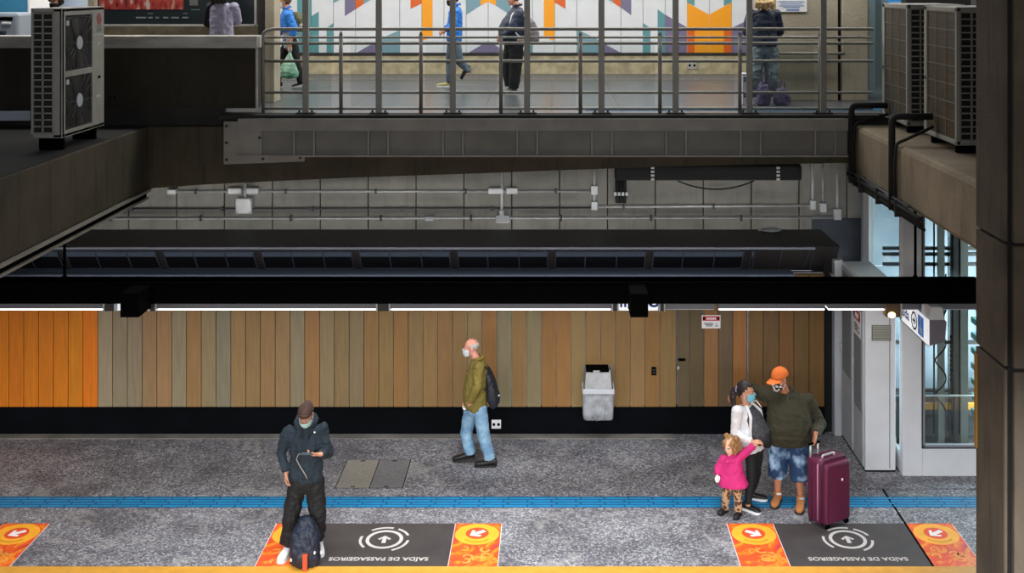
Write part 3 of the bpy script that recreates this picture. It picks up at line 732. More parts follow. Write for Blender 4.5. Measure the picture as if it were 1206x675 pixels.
# notice on the block
c = P(932, 4, YK - .01)
t = thing('wall_notice', 'white notice with blue lines on the concrete block beside the blonde woman', 'notice', c - V((0, 0, .25)))
b = B(); box(b, X(914, YK), X(950, YK), YK - .015, YK, Z(13.8, YK), Z(-40, YK)); obj('sheet', b, m_pwhite, t)
b = B()
for py, wx in ((1.5, 30), (4, 26), (6.2, 30), (8, 20)): box(b, X(932 - wx / 2, YK), X(932 + wx / 2, YK), YK - .018, YK - .015, Z(py + .8, YK), Z(py, YK))
box(b, X(926, YK), X(941, YK), YK - .018, YK - .015, Z(12.4, YK), Z(10.4, YK)); obj('printed_line', b, M('pale_blue_print', (120, 150, 200), .6), t)
# glazed frame right of the pilaster
bm = B(); box(bm, X(1022.5, 18.2), X(1031, 18.2), 18.2, 18.3, WZ, 8.2, .01); box(bm, X(1040, 18.2), X(1046, 18.2), 18.2, 18.3, WZ, 8.2, .01)
fr = struct(solid('window_1', bm, M('pale_teal_frame', (150, 172, 174), .45)))
b = B(); box(b, X(1031, 18.2), X(1140, 18.2), 18.24, 18.26, WZ, 8.2); obj('pane', b, m_glass, fr)
bm = B(); box(bm, X(1022, 20), XR, 20.0, 20.2, WZ, 8.2); struct(solid('wall_right_hall', bm, M('hall_wall_dim', (120, 124, 126), .6)))
c = P(1050, 2, 17.9); t = thing('blue_sign', 'small bright blue panel above the right condenser', 'sign', c)
b = B(); box(b, X(1046, 17.9), X(1064, 17.9), 17.9, 17.95, Z(6, 17.9), Z(-30, 17.9), .01); obj('panel', b, M('sky_blue_panel', (52, 150, 226), .4, emit=(52, 150, 226), estr=.25), t)
b = B(); box(b, X(1048, 17.9), X(1062, 17.9), 17.893, 17.9, Z(3.4, 17.9), Z(2.2, 17.9)); obj('print', b, m_pwhite, t)
bm = B(); box(bm, X(1066, 17.3), 6.4, 17.25, 17.5, Z(7, 17.3), 8.2); struct(solid('trim_22', bm, m_slab))

# ------------------------------------------------------------------ billboard, booth wall, ticket machine, cable tray
yb_ = YP + .1; m_dimcap = M('dim_caption', (120, 130, 134), .6)
t = thing('billboard', 'large dark poster with red photograph and white frame on the upper left wall', 'billboard', P(210, 30, yb_))
b = B(); box(b, X(113, yb_), X(303, yb_), yb_ - .03, yb_, Z(29, yb_), 6.9); obj('poster', b, M('dark_green_poster', (16, 30, 34), .35), t)
k = NT('red_photo'); p = k.n('ShaderNodeBsdfPrincipled'); tc = k.n('ShaderNodeTexCoord'); mp = k.n('ShaderNodeMapping'); mp.inputs['Scale'].default_value = (5, 1, 2); k.l(tc.outputs['Object'], mp.inputs[0])
nz = k.n('ShaderNodeTexNoise'); nz.inputs['Scale'].default_value = 2.4; nz.inputs['Detail'].default_value = 3; k.l(mp.outputs[0], nz.inputs['Vector'])
r = k.n('ShaderNodeValToRGB'); e = r.color_ramp.elements; e[0].position = .4; e[0].color = lin((150, 34, 30)); e[1].position = .66; e[1].color = lin((190, 170, 160)); z_ = e.new(.55); z_.color = lin((168, 66, 54)); z_ = e.new(.34); z_.color = lin((60, 20, 20))
k.l(nz.outputs[0], r.inputs[0]); k.l(r.outputs[0], p.inputs['Base Color']); k.l(p.outputs[0], k.out.inputs[0])
b = B(); box(b, X(118, yb_), X(217, yb_), yb_ - .036, yb_ - .03, Z(11, yb_), 6.85); obj('photograph', b, k.m, t)
b = B(); box(b, X(110, yb_), X(305, yb_), yb_ - .06, yb_ - .0, Z(31.2, yb_), Z(28.6, yb_), .004); box(b, X(300.6, yb_), X(303.4, yb_), yb_ - .06, yb_, Z(31, yb_), 6.9, .004); obj('frame', b, m_cap, t)
for px, w in ((167, 12), (178, 5), (186, 4), (196, 6), (207, 9), (219, 7)): b = B(); box(b, X(px - w / 2, yb_), X(px + w / 2, yb_), yb_ - .034, yb_ - .03, Z(21.6, yb_), Z(19.8, yb_)); obj('caption_mark', b, m_dimcap, t)
for px, w, py in ((231, 10, 11), (178, 6, 15.5), (219, 5, 15.5)): b = B(); box(b, X(px - w / 2, yb_), X(px + w / 2, yb_), yb_ - .034, yb_ - .03, Z(py + .8, yb_), Z(py, yb_)); obj('caption_mark', b, m_dimcap, t)
b = B(); box(b, X(224, yb_), X(234, yb_), yb_ - .034, yb_ - .03, Z(6.5, yb_), 6.5); obj('panel', b, m_greylogo, t)
t = thing('booth', 'blue booth wall at the upper left edge', 'booth', (X(10, 18.4), 18.4, WZ))
b = B(); box(b, XL + .1, X(33.5, 18.4), 18.4, 19.4, WZ, 7.6, .01); obj('wall_panel', b, M('booth_blue', (70, 146, 184), .5, var=.1, scale=1), t)
b = B(); box(b, X(33.5, 18.4), X(36, 18.4), 18.36, 19.4, WZ, 7.6, .01); obj('corner_trim', b, m_pwhite, t)
ym = 17.6; t = thing('ticket_machine', 'pale grey ticket machine in front of the blue booth', 'machine', (X(8, ym), ym, WZ))
b = B(); box(b, X(-20, ym), X(22, ym), ym, ym + .5, WZ, Z(15, ym), .05); obj('body', b, M('machine_grey', (150, 160, 170), .4), t)
b = B(); box(b, X(-14, ym), X(15, ym), ym - .01, ym + .02, Z(24.5, ym), Z(20, ym), .006); obj('display', b, m_black, t)
b = B(); box(b, X(2, ym), X(13, ym), ym - .02, ym + .02, Z(29, ym), Z(26, ym), .01); obj('slot_cover', b, m_pwhite, t)
b = B(); box(b, X(-12, ym), X(7.5, ym), ym - .03, ym + .02, Z(41, ym), Z(36, ym), .02); obj('tray', b, m_housing_blue, t)
bm = B(); box(bm, -9.3, X(37, 15.55), 15.5, 15.62, Z(142, 15.55), Z(131, 15.55), .01); box(bm, -7.7, -7.64, 15.52, 15.6, 4.442, Z(141, 15.55)); tag(obj('cable_tray', bm, M('pale_blue_tray', (176, 184, 200), .45)), 'pale cable tray running behind the left condenser', 'cable tray')
def outlet(label, px, py, w, h, y, mat):
    c = P(px, py, y); t = thing('power_outlet', label, 'outlet', c - V((0, 0, h / 2)), 'wall outlets')
    b = B(); box(b, c.x - w / 2, c.x + w / 2, y - .014, y, c.z - h / 2, c.z + h / 2, .005); obj('plate', b, mat, t)
    b = B()
    for s in (-.25, .25): cyl(b, (c.x + s * w, y - .015, c.z), (c.x + s * w, y - .022, c.z), h * .17, seg=12)
    obj('socket', b, m_black, t)
outlet('white double outlet on the black base behind the walking man', 584.5, 499.5, .135, .125, YW + .02, m_pwhite)
outlet('grey double outlet low on the beige wall below the mural', 815, 77, .19, .15, YM - .02, m_cap)
outlet('dark double outlet on the parapet right of the left condenser', 133, 115, .12, .09, YE - .05, m_slab)
# ------------------------------------------------------------------ black light carrier over the platform
yk = 13.66
zk0, zk1 = Z(358, yk), Z(326, yk + .22)
bm = B(); box(bm, XL, 5.2, yk, yk + .22, zk0, zk1, .004); box(bm, XL, 5.2, yk - .01, yk + .23, zk1 - .03, zk1, .003); struct(solid('beam_carrier', bm, m_black))
for lab, px, zt_ in (('thin black hanger rod below the left concrete beam', 76, 3.56), ('thin black hanger rod below the right concrete beam in front of the lift', 1078, 3.77)):
    x = X(px, yk + .1); t = thing('hanger_rod', lab, 'rod', (x, yk + .1, zk1), 'hanger rods of the black beam')
    b = B(); cyl(b, (x, yk + .1, zk1), (x, yk + .1, zt_), .017); obj('shaft', b, m_black, t)
    b = B(); cyl(b, (x, yk + .1, zk1), (x, yk + .1, zk1 + .05), .05, .02); obj('foot_cone', b, m_black, t)
# luminaires
yl = 13.98
zl0, zl1 = Z(364.2, yl), Z(355, yl)
lum = [(-420, -160, 1, 'at the far left end'), (-158, 121, 1, 'left of the first lit sign'), (185, 443, 1, 'between the first lit sign and the grey coupling'), (460, 720, 1, 'between the grey coupling and the second lit sign'), (784, 842, 0, 'right of the second lit sign'), (846, 972, 1, 'above the dark timber doors'), (975, 1042, 1, 'above the white lift cabinet'), (1061, 1180, 0, 'above the lift sign')]
for a, b_, on, w in lum:
    x0, x1 = X(a, yl), X(b_, yl)
    t = thing('linear_ceiling_light', 'long linear lamp under the black beam, %s%s' % (w, '' if on else ', unlit'), 'ceiling light', ((x0 + x1) / 2, yl + .09, zl0), 'linear luminaires over the platform')
    b = B(); box(b, x0, x1, yl, yl + .18, zl0, zl1, .008); obj('housing', b, m_lampbody, t)
    if on:
        b = B(); box(b, x0 + .01, x1 - .01, yl + .004, yl + .176, zl0 - .013, zl0, .003); obj('diffuser', b, m_lamp, t)
    else:
        b = B(); box(b, x0 + .01, x1 - .01, yl + .01, yl + .17, zl0 - .012, zl0, .004); obj('diffuser', b, m_whitegrey, t)
def end_block(px0, px1, lab, mat=None):
    x0, x1 = X(px0, yl), X(px1, yl)
    t = thing('ceiling_light_coupling', lab, 'coupling', ((x0 + x1) / 2, yl, zl0), 'coupling blocks of the luminaires')
    b = B(); box(b, x0 + .015, x1 - .015, yl - .02, yl + .19, zl0 - .02, zl1, .01); obj('body', b, mat or m_bolt, t)
    b = B(); box(b, x0, x0 + .02, yl - .03, yl + .2, zl0 - .02, zl1, .003); obj('side_plate', b, m_whitegrey, t)
    b = B(); box(b, x1 - .02, x1, yl - .03, yl + .2, zl0 - .02, zl1, .003); obj('side_plate', b, m_whitegrey, t)
end_block(122, 137, 'small coupling block left of the first lit sign')
end_block(176, 185, 'narrow coupling block right of the first lit sign')
end_block(443, 460, 'coupling block in the middle of the run of luminaires')
end_block(720, 728.5, 'narrow coupling block left of the second lit sign')
end_block(775.5, 783.5, 'narrow coupling block right of the second lit sign')
# the lit signs behind the carrier and their brackets
for a, b_, lab, txt in ((128, 178, 'lit white hanging sign behind the left black bracket', None), (729, 775, 'lit white hanging sign with blue lettering behind the right black bracket', 1)):
    ys = 14.02; x0, x1 = X(a, ys), X(b_, ys)
    t = thing('hanging_sign', lab, 'sign', ((x0 + x1) / 2, ys + .06, Z(366, ys)), 'lit hanging signs')
    b = B(); box(b, x0, x1, ys, ys + .12, Z(366, ys), Z(334, ys), .006); obj('light_box', b, m_signlit, t)
    if txt:
        b = text_bm('n', .17, MTX((X(734, ys), ys - .002, Z(356.5, ys)), (1, 0, 0), (0, 0, 1)), .002, .006); obj('lettering', b, m_navy, t)
        I = MTX((X(770, ys), ys - .001, Z(355, ys)), (1, 0, 0), (0, 0, 1))
        b = B(); annulus(b, I, .045, .075, h=.002); obj('pictogram_ring', b, m_navy, t)
        b = B(); prism(b, [I @ V(p_) for p_ in ((-.05, -.035, 0), (-.03, -.05, 0), (.05, .035, 0), (.03, .05, 0))], (0, -.002, 0)); obj('pictogram_bar', b, m_navy, t)
for px0, px1, lab in ((141.5, 163.5, 'black box bracket hanging below the beam near the left'), (742.5, 763.5, 'black box bracket hanging below the beam near the dark doors')):
    y0 = 13.25; x0, x1 = X(px0, y0), X(px1, y0)
    t = thing('beam_bracket', lab, 'bracket', ((x0 + x1) / 2, y0 + .2, Z(374, y0)), 'black box brackets of the beam')
    b = B(); box(b, x0, x1, y0, yk - .012, Z(374, y0), Z(346, y0), .004); obj('arm', b, m_black, t)
    b = B(); box(b, x0 - .004, x1 + .004, yk - .04, yk - .012, Z(374, y0) - .01, Z(346, y0) + .01, .004); obj('end_plate', b, m_black, t)
# emergency spot on the carrier
y0 = 13.9; x0, x1 = X(1043.5, y0), X(1060.5, y0)
t = thing('spot_lamp', 'small glowing spot lamp below the black beam by the lift sign', 'lamp', ((x0 + x1) / 2, y0, Z(375, y0)))
b = B(); box(b, x0, x1, y0, y0 + .16, Z(374, y0), Z(354, y0), .012); obj('housing', b, M('bronze_housing', (92, 76, 58), .5, .3), t)
b = B(); box(b, x1, x1 + .02, y0 - .01, y0 + .17, Z(376, y0), Z(352, y0), .004); obj('side_plate', b, m_conduit, t)
b = B(); ell(b, (x0 + .07, y0 - .005, Z(371, y0)), .045, .02, .035); obj('bulb', b, M('spot_glow', (255, 214, 150), .4, emit=(255, 205, 130), estr=9), t)
# sign for the lift, seen edge on
ysn, ysf = 13.6, 14.70
sx = X(1094.5, ysn); sz0 = Z(407, ysn); sz1 = sz0 + .305
t = thing('lift_sign', 'white lit exit and lift sign hanging edge-on before the lift', 'sign', (sx + .09, (ysn + ysf) / 2, sz0))
b = B(); prism(b, [(sx, ysn, sz0), (sx + .025, ysn, sz0), (sx + .19, ysn, sz0 + .05), (sx + .21, ysn, sz1 - .02), (sx + .19, ysn, sz1), (sx, ysn, sz1)], (0, ysf - ysn, 0)); obj('light_box', b, m_signside, t)
b = B(); box(b, sx - .012, sx, ysn - .006, ysf, sz0 - .004, sz1 + .004, .003); obj('lit_face', b, m_signlit, t)
b = B(); box(b, sx - .016, sx + .005, ysn - .008, ysf + .004, sz0 - .014, sz0 - .003, .002); obj('lower_edge', b, m_bolt, t)
b = B(); prism(b, [(sx + .01, ysn + .01, sz1), (sx + .185, ysn + .01, sz1), (sx + .16, ysn + .01, sz1 + .15), (sx + .03, ysn + .01, sz1 + .15)], (0, .33, 0)); obj('hanger', b, m_white, t)
fx = sx - .0135
def sgn(y, z): return V((fx, y, z))
zc = (sz0 + sz1) / 2
I = MTX((fx, 14.42, zc - .0), (0, -1, 0), (0, 0, 1))
b = text_bm('Saída', .19, MTX((fx, 14.52, zc - .02), (0, -1, 0), (0, 0, 1)), .001, .003); obj('lettering', b, m_navy, t)
I = MTX((fx, 14.13, zc - .01), (0, -1, 0), (0, 0, 1)); m_plum = M('plum_print', (54, 30, 70), .5)
b = B(); annulus(b, I, .085, .115, h=.001); obj('pictogram_ring', b, m_plum, t)
b = B(); arrow(b, MTX((fx, 14.13, zc - .01), (0, 0, -1), (0, -1, 0)), .06, .001, thick=.5); obj('pictogram_arrow', b, m_plum, t)
b = B(); prism(b, [sgn(13.98, zc - .12), sgn(13.77, zc - .12), sgn(13.77, zc + .12), sgn(13.98, zc + .12)], (-.001, 0, 0)); pan = obj('pictogram_panel', b, M('sign_blue', (24, 120, 214), .5, emit=(24, 120, 214), estr=.2), t)
b = B(); J_ = MTX((fx - .0012, 13.875, zc - .035), (0, -1, 0), (0, 0, 1)); annulus(b, J_, .035, .05, math.radians(150), math.radians(390), 30, .001)
disc(b, MTX((fx - .0012, 13.88, zc + .085), (0, -1, 0), (0, 0, 1)), .018, h=.001)
prism(b, [J_ @ V(p_) for p_ in ((-.02, .1, 0), (-.0, .1, 0), (.0, .0, 0), (.045, .0, 0), (.06, -.06, 0), (.045, -.065, 0), (.032, -.018, 0), (-.02, -.018, 0))], (-.001, 0, 0))
obj('wheelchair_symbol', b, m_pwhite, t)
# small safety notice on the plank door
def notice(label, O, ux, uz, nrm, w, h):
    t = thing('safety_notice', label, 'notice', O - uz * (h / 2))
    def rect(bm, u0, u1, v0, v1, d):
        prism(bm, [O + ux * u0 + uz * v0 + nrm * .004 * d, O + ux * u1 + uz * v0 + nrm * .004 * d, O + ux * u1 + uz * v1 + nrm * .004 * d, O + ux * u0 + uz * v1 + nrm * .004 * d], nrm * .004)
    b = B(); rect(b, -w / 2, w / 2, -h / 2, h / 2, 0); obj('plate', b, m_pwhite, t)
    b = B(); rect(b, -w * .46, w * .46, h * .08, h * .44, 1); obj('red_header', b, M('notice_red', (196, 60, 74), .5) if 'notice_red' not in bpy.data.materials else bpy.data.materials['notice_red'], t)
    b = B()
    for i_ in range(6): rect(b, -w * .24 + i_ * w * .085, -w * .24 + i_ * w * .085 + w * .055, h * .17, h * .34, 2)
    obj('header_lettering', b, m_pwhite, t)
    b = B(); rect(b, -w * .44, -w * .33, h * .16, h * .36, 2); rect(b, w * .33, w * .44, h * .16, h * .36, 2); obj('header_symbol', b, m_black, t)
    b = B()
    for v0, u0, u1 in ((-.14, -.38, .1), (-.24, -.34, .1), (-.34, -.28, .06), (-.18, .24, .32), (-.34, .2, .38)): rect(b, w * u0, w * u1, h * v0, h * (v0 + .06), 1)
    obj('text_line', b, m_greylogo, t)
c = P(837.5, 379, YW + .008)
notice('red and white safety notice on the dark plank door', c, V((1, 0, 0)), V((0, 0, 1)), V((0, -1, 0)), 22 / 82.5, 15.5 / 82.5)

# ------------------------------------------------------------------ litter bin: wire frame with clear bag
yb = 15.86; s_ = F_PX / yb
x0, x1 = X(686, yb), X(723, yb); z0, z1 = Z(494, yb), Z(436, yb); zr = Z(458, yb)
t = thing('litter_bin', 'wall mounted litter bin with a hanging clear plastic bag', 'bin', ((x0 + x1) / 2, yb + .1, z0))
m_bag = film('clear_bag_film', (196, 200, 206), .45); m_lid = film('smoky_lid', (150, 150, 152), .8)
b = B()
prism(b, [(x0 + .03, yb - .08, zr), (x0 + .0, yb + .2, zr), (x0 + .03, yb + .2, z1), (x0 + .05, yb + .0, z1)], (.004, 0, 0)); prism(b, [(x1 - .03, yb - .08, zr), (x1, yb + .2, zr), (x1 - .03, yb + .2, z1), (x1 - .05, yb, z1)], (-.004, 0, 0))
prism(b, [(x0 + .03, yb - .08, zr), (x1 - .03, yb - .08, zr), (x1 - .05, yb, z1), (x0 + .05, yb, z1)], (0, .004, 0)); obj('hood', b, m_lid, t)
b = B(); box(b, x0 - .005, x1 + .005, yb - .12, yb - .1, zr - .035, zr + .035, .008); box(b, x0 - .005, x0 + .015, yb - .12, yb + .22, zr - .03, zr + .03, .006); box(b, x1 - .015, x1 + .005, yb - .12, yb + .22, zr - .03, zr + .03, .006); obj('rim_band', b, M('pale_plastic_band', (198, 202, 208), .4), t)
rings = []
for f_, w_, d_ in ((0, 1, .14), (.3, .99, .15), (.7, .98, .14), (.95, .96, .12), (1, .9, .1)):
    zz = zr - .02 - (zr - .02 - z0) * f_
    rings.append((V(((x0 + x1) / 2, yb + .05, zz)), V(((x1 - x0) / 2 * w_, 0, 0)), V((0, d_, 0))))
b = B(); loft(b, rings, 40, 5)
for v in b.verts:
    nn = noise.noise(V((v.co.x * 14, v.co.y * 14, v.co.z * 3))) * .012; v.co.y += nn; v.co.x += nn * .5
obj('bag', b, m_bag, t)
b = B()   # crease lines where the film is gathered
pipe(b, [(x0 + .07, yb - .115, zr - .05), (x0 + .12, yb - .12, zr - .25), (x0 + .2, yb - .12, z0 + .02)], .006, 6); pipe(b, [(x0 + .3, yb - .115, zr - .2), (x0 + .27, yb - .12, zr - .35), (x0 + .22, yb - .12, z0 + .03)], .008, 6)
obj('bag_fold', b, m_bag, t)
b = B(); box(b, x0 + .05, x1 - .07, yb - .02, yb + .22, z1 - .025, z1 + .005, .004); obj('top_plate', b, m_black, t)
b = B(); box(b, x0 + .15, x1 - .2, yb - .026, yb + .0, z1 - .022, z1 + .002, .002); obj('top_label', b, m_cap, t)
b = B(); box(b, x0 + .01, x1 - .01, yb + .2, yb + .235, z0 - .02, z1 - .005, .004); obj('back_plate', b, m_plate, t)

# ------------------------------------------------------------------ lift: white cabinet with perforated doors, glass shaft
ya, ybk = 14.85, 16.05
xa = X(1019, ya); xb = X(1055, ya); zt_ = 2.49
t = thing('lift_cabinet', 'white steel cabinet with perforated grey side doors beside the glass lift', 'cabinet', ((xa + xb) / 2, (ya + ybk) / 2, 0))
b = B(); box(b, xa, xb, ya, ybk, .03, zt_, .012); obj('body', b, m_white, t)
b = B(); box(b, xa + .004, xb - .004, ya + .004, ybk, .0, .035); obj('plinth', b, m_black, t)
for y0, y1, nm in ((ya + .06, ya + .50, 0), (ya + .58, ya + 1.12, 1)):
    b = B(); box(b, xa - .02, xa + .004, y0, y1, .06, zt_ - .05, .006); d_ = obj('door', b, m_whitegrey, t)
    b = B(); box(b, xa - .026, xa - .018, y0 + .04, y1 - .04, .75 if nm == 0 else 1.0, zt_ - .1, .002); obj('perforated_panel', b, m_perf, d_)
    b = B(); box(b, xa - .05, xa - .018, y1 - .03, y1 + .015, 1.25, 1.36, .006); obj('latch', b, m_conduit, d_)
b = B(); x0, x1 = X(1026.5, ya), X(1049, ya); z0, z1 = Z(401, ya), Z(383, ya); box(b, x0, x1, ya - .012, ya + .002, z0, z1, .004); v_ = obj('vent', b, m_ventd, t)
b = B()
for i_ in range(7): z_ = z0 + .012 + i_ * (z1 - z0 - .01) / 7; prism(b, [(x0 + .008, ya - .02, z_), (x0 + .008, ya - .012, z_ + .018), (x0 + .008, ya - .012, z_)], (x1 - x0 - .016, 0, 0))
obj('louver', b, m_vent, v_)
b = B(); box(b, X(1047.5, ya), X(1048.2, ya), ya - .004, ya, .06, zt_ - .05); obj('seam', b, m_ventd, t)
c = V((xa - .03, ya + .80, 1.95)); b = B(); ell(b, c, .05, .05, .04); box(b, c.x - .02, c.x + .03, c.y - .02, c.y + .02, c.z - .03, c.z + .05, .005); tag(obj('camera_dome', b, m_pwhite, t), 'small white dome')
notice('red and white notice on the perforated grey door', V((xa - .028, ya + .28, 1.90)), V((0, -1, 0)), V((0, 0, 1)), V((-1, 0, 0)), .34, .36)
# shaft
yf = 14.72
xl = X(1063, yf); xg = X(1086.5, yf); xr = 6.6; zt2 = 4.3; ybk2 = 16.6
t = thing('lift_shaft', 'glazed lift shaft with white frame at the right of the platform', 'lift', ((xl + xr) / 2, (yf + ybk2) / 2, 0))
zs_ = Z(527, yf)
b = B(); box(b, xl, xg, yf, yf + .14, 0.012, zt2, .008); obj('corner_post', b, m_white, t)
b = B(); box(b, xg, xr, yf, yf + .1, .012, zs_, .006); obj('front_sill', b, m_white, t)
b = B(); box(b, xg, xg + .03, yf - .012, yf + .05, zs_, zt2, .004); box(b, xg, xr, yf - .012, yf + .05, zs_, zs_ + .035, .004); obj('glazing_frame', b, M('grey_glazing_frame', (128, 130, 138), .45, .2), t)
b = B(); box(b, xg - .012, xg, yf - .014, yf + .01, zs_ - .012, zt2); box(b, xg - .012, xr, yf - .014, yf + .01, zs_ - .012, zs_); obj('glazing_gasket', b, m_black_rubber, t)
b = B(); box(b, X(1055.5, 15.1), X(1062.8, 15.1), 15.05, 15.1, .0, .92); obj('dark_gap_panel', b, m_darkgap, t)  # near-black panel added to keep the gap beside the lift dark
b = B(); box(b, xg + .02, xr, yf + .02, yf + .03, zs_, zt2); obj('front_glass', b, m_glass, t)
b = B(); box(b, xl + .03, xl + .045, yf + .14, ybk2 - .3, .3, zt2); obj('side_glass', b, m_glass, t)
b = B(); box(b, xl, xl + .08, ybk2 - .3, ybk2, .0, zt2, .006); box(b, xl, xl + .08, yf + .14, ybk2, .0, .3, .006); obj('rear_post', b, m_white, t)
b = B(); box(b, X(1060.5, 14.9), X(1066, 14.9), 14.88, 14.96, 2.49, zt2); obj('dark_mullion', b, m_bolt, t)
b = B(); box(b, xl, xr, ybk2, ybk2 + .1, 0, zt2); obj('rear_wall', b, M('pale_blue_shaft_wall', (158, 170, 180), .5, col2=(128, 142, 154), scale=1.5), t)
b = B(); box(b, xr, xr + .1, yf, ybk2 + .1, 0, zt2); obj('right_wall', b, M('shaft_side_wall', (120, 140, 150), .5), t)
b = B(); box(b, xl, xr, yf + .1, ybk2, 0, .03); obj('pit_floor', b, m_slab, t)
yi = 15.6
b = B()
for px, w in ((1109, .085), (1136, .10)): box(b, X(px, yi) - w / 2, X(px, yi) + w / 2, yi, yi + .06, .03, zt2)
obj('guide_rail', b, M('guide_rail_steel', (104, 104, 98), .5, .3), t)
b = B(); box(b, X(1134, yi) - .08, X(1134, yi) + .08, yi + .1, yi + .3, .03, zt2); obj('counterweight_rail', b, m_bolt, t)
b = B()
for zz in (Z(412, yi), Z(470, yi), Z(258 + 60, yi), Z(306, yi), Z(299, yi), Z(503, yi)): box(b, xl + .1, xr - .05, yi + .3, yi + .36, zz - .02, zz + .02)
obj('cross_bar', b, m_bolt, t)
b = B(); box(b, xl + .1, xr - .05, yi + .2, yi + .26, Z(489, yi), Z(482, yi)); obj('yellow_band', b, M('ochre_band', (190, 136, 40), .5), t)
b = B(); box(b, xl + .1, xr - .05, yi + .45, yi + .5, Z(520, yi), Z(500, yi)); obj('pit_panel', b, m_bluewall, t)
b = B(); box(b, xl + .1, xr - .05, yi + .40, yi + .44, .03, .62); obj('reflection_block', b, M('painted_dark_reflection', (58, 66, 72), .6, col2=(30, 34, 38), scale=4), t)  # dark block added to imitate a reflection low in the lift glass
b = B(); cyl(b, (xl + .1, yi - .2, Z(466, yi - .2)), (xr - .05, yi - .2, Z(466, yi - .2)), .014, seg=8); obj('car_rail', b, m_conduit, t)
b = B()
for px in (1117, 1121): cyl(b, (X(px, yi - .1), yi - .1, .3), (X(px, yi - .1), yi - .1, zt2), .008, seg=6)
for px, zc_ in ((1100, 2.4), (1122, 2.8), (1130, 3.0)): cyl(b, (X(px, yi + .05), yi + .05, .2), (X(px, yi + .05), yi + .05, zt2), .012, seg=6)
obj('hoist_cable', b, m_black, t)
b = B(); pts = []
for i_ in range(60):
    a_ = i_ * .42; pts.append((X(1109, yi - .1) + .07 * math.cos(a_), yi - .06 + .06 * math.sin(a_), .55 + i_ * .032))
pipe(b, pts, .011, 6); obj('coiled_cable', b, m_black, t)
b = B()
for k_ in range(10): ell(b, (X(1121, yi - .1), yi - .1, 1.0 + k_ * .065), .028, .028, .03, seg=8)
obj('cable_clip', b, m_black, t)
b = B()
for k_ in range(9): box(b, X(1143, yi), X(1150, yi), yi - .2, yi, .5 + k_ * .21, .58 + k_ * .21, .01)
obj('control_box', b, M('teal_control_box', (70, 120, 116), .5), t)

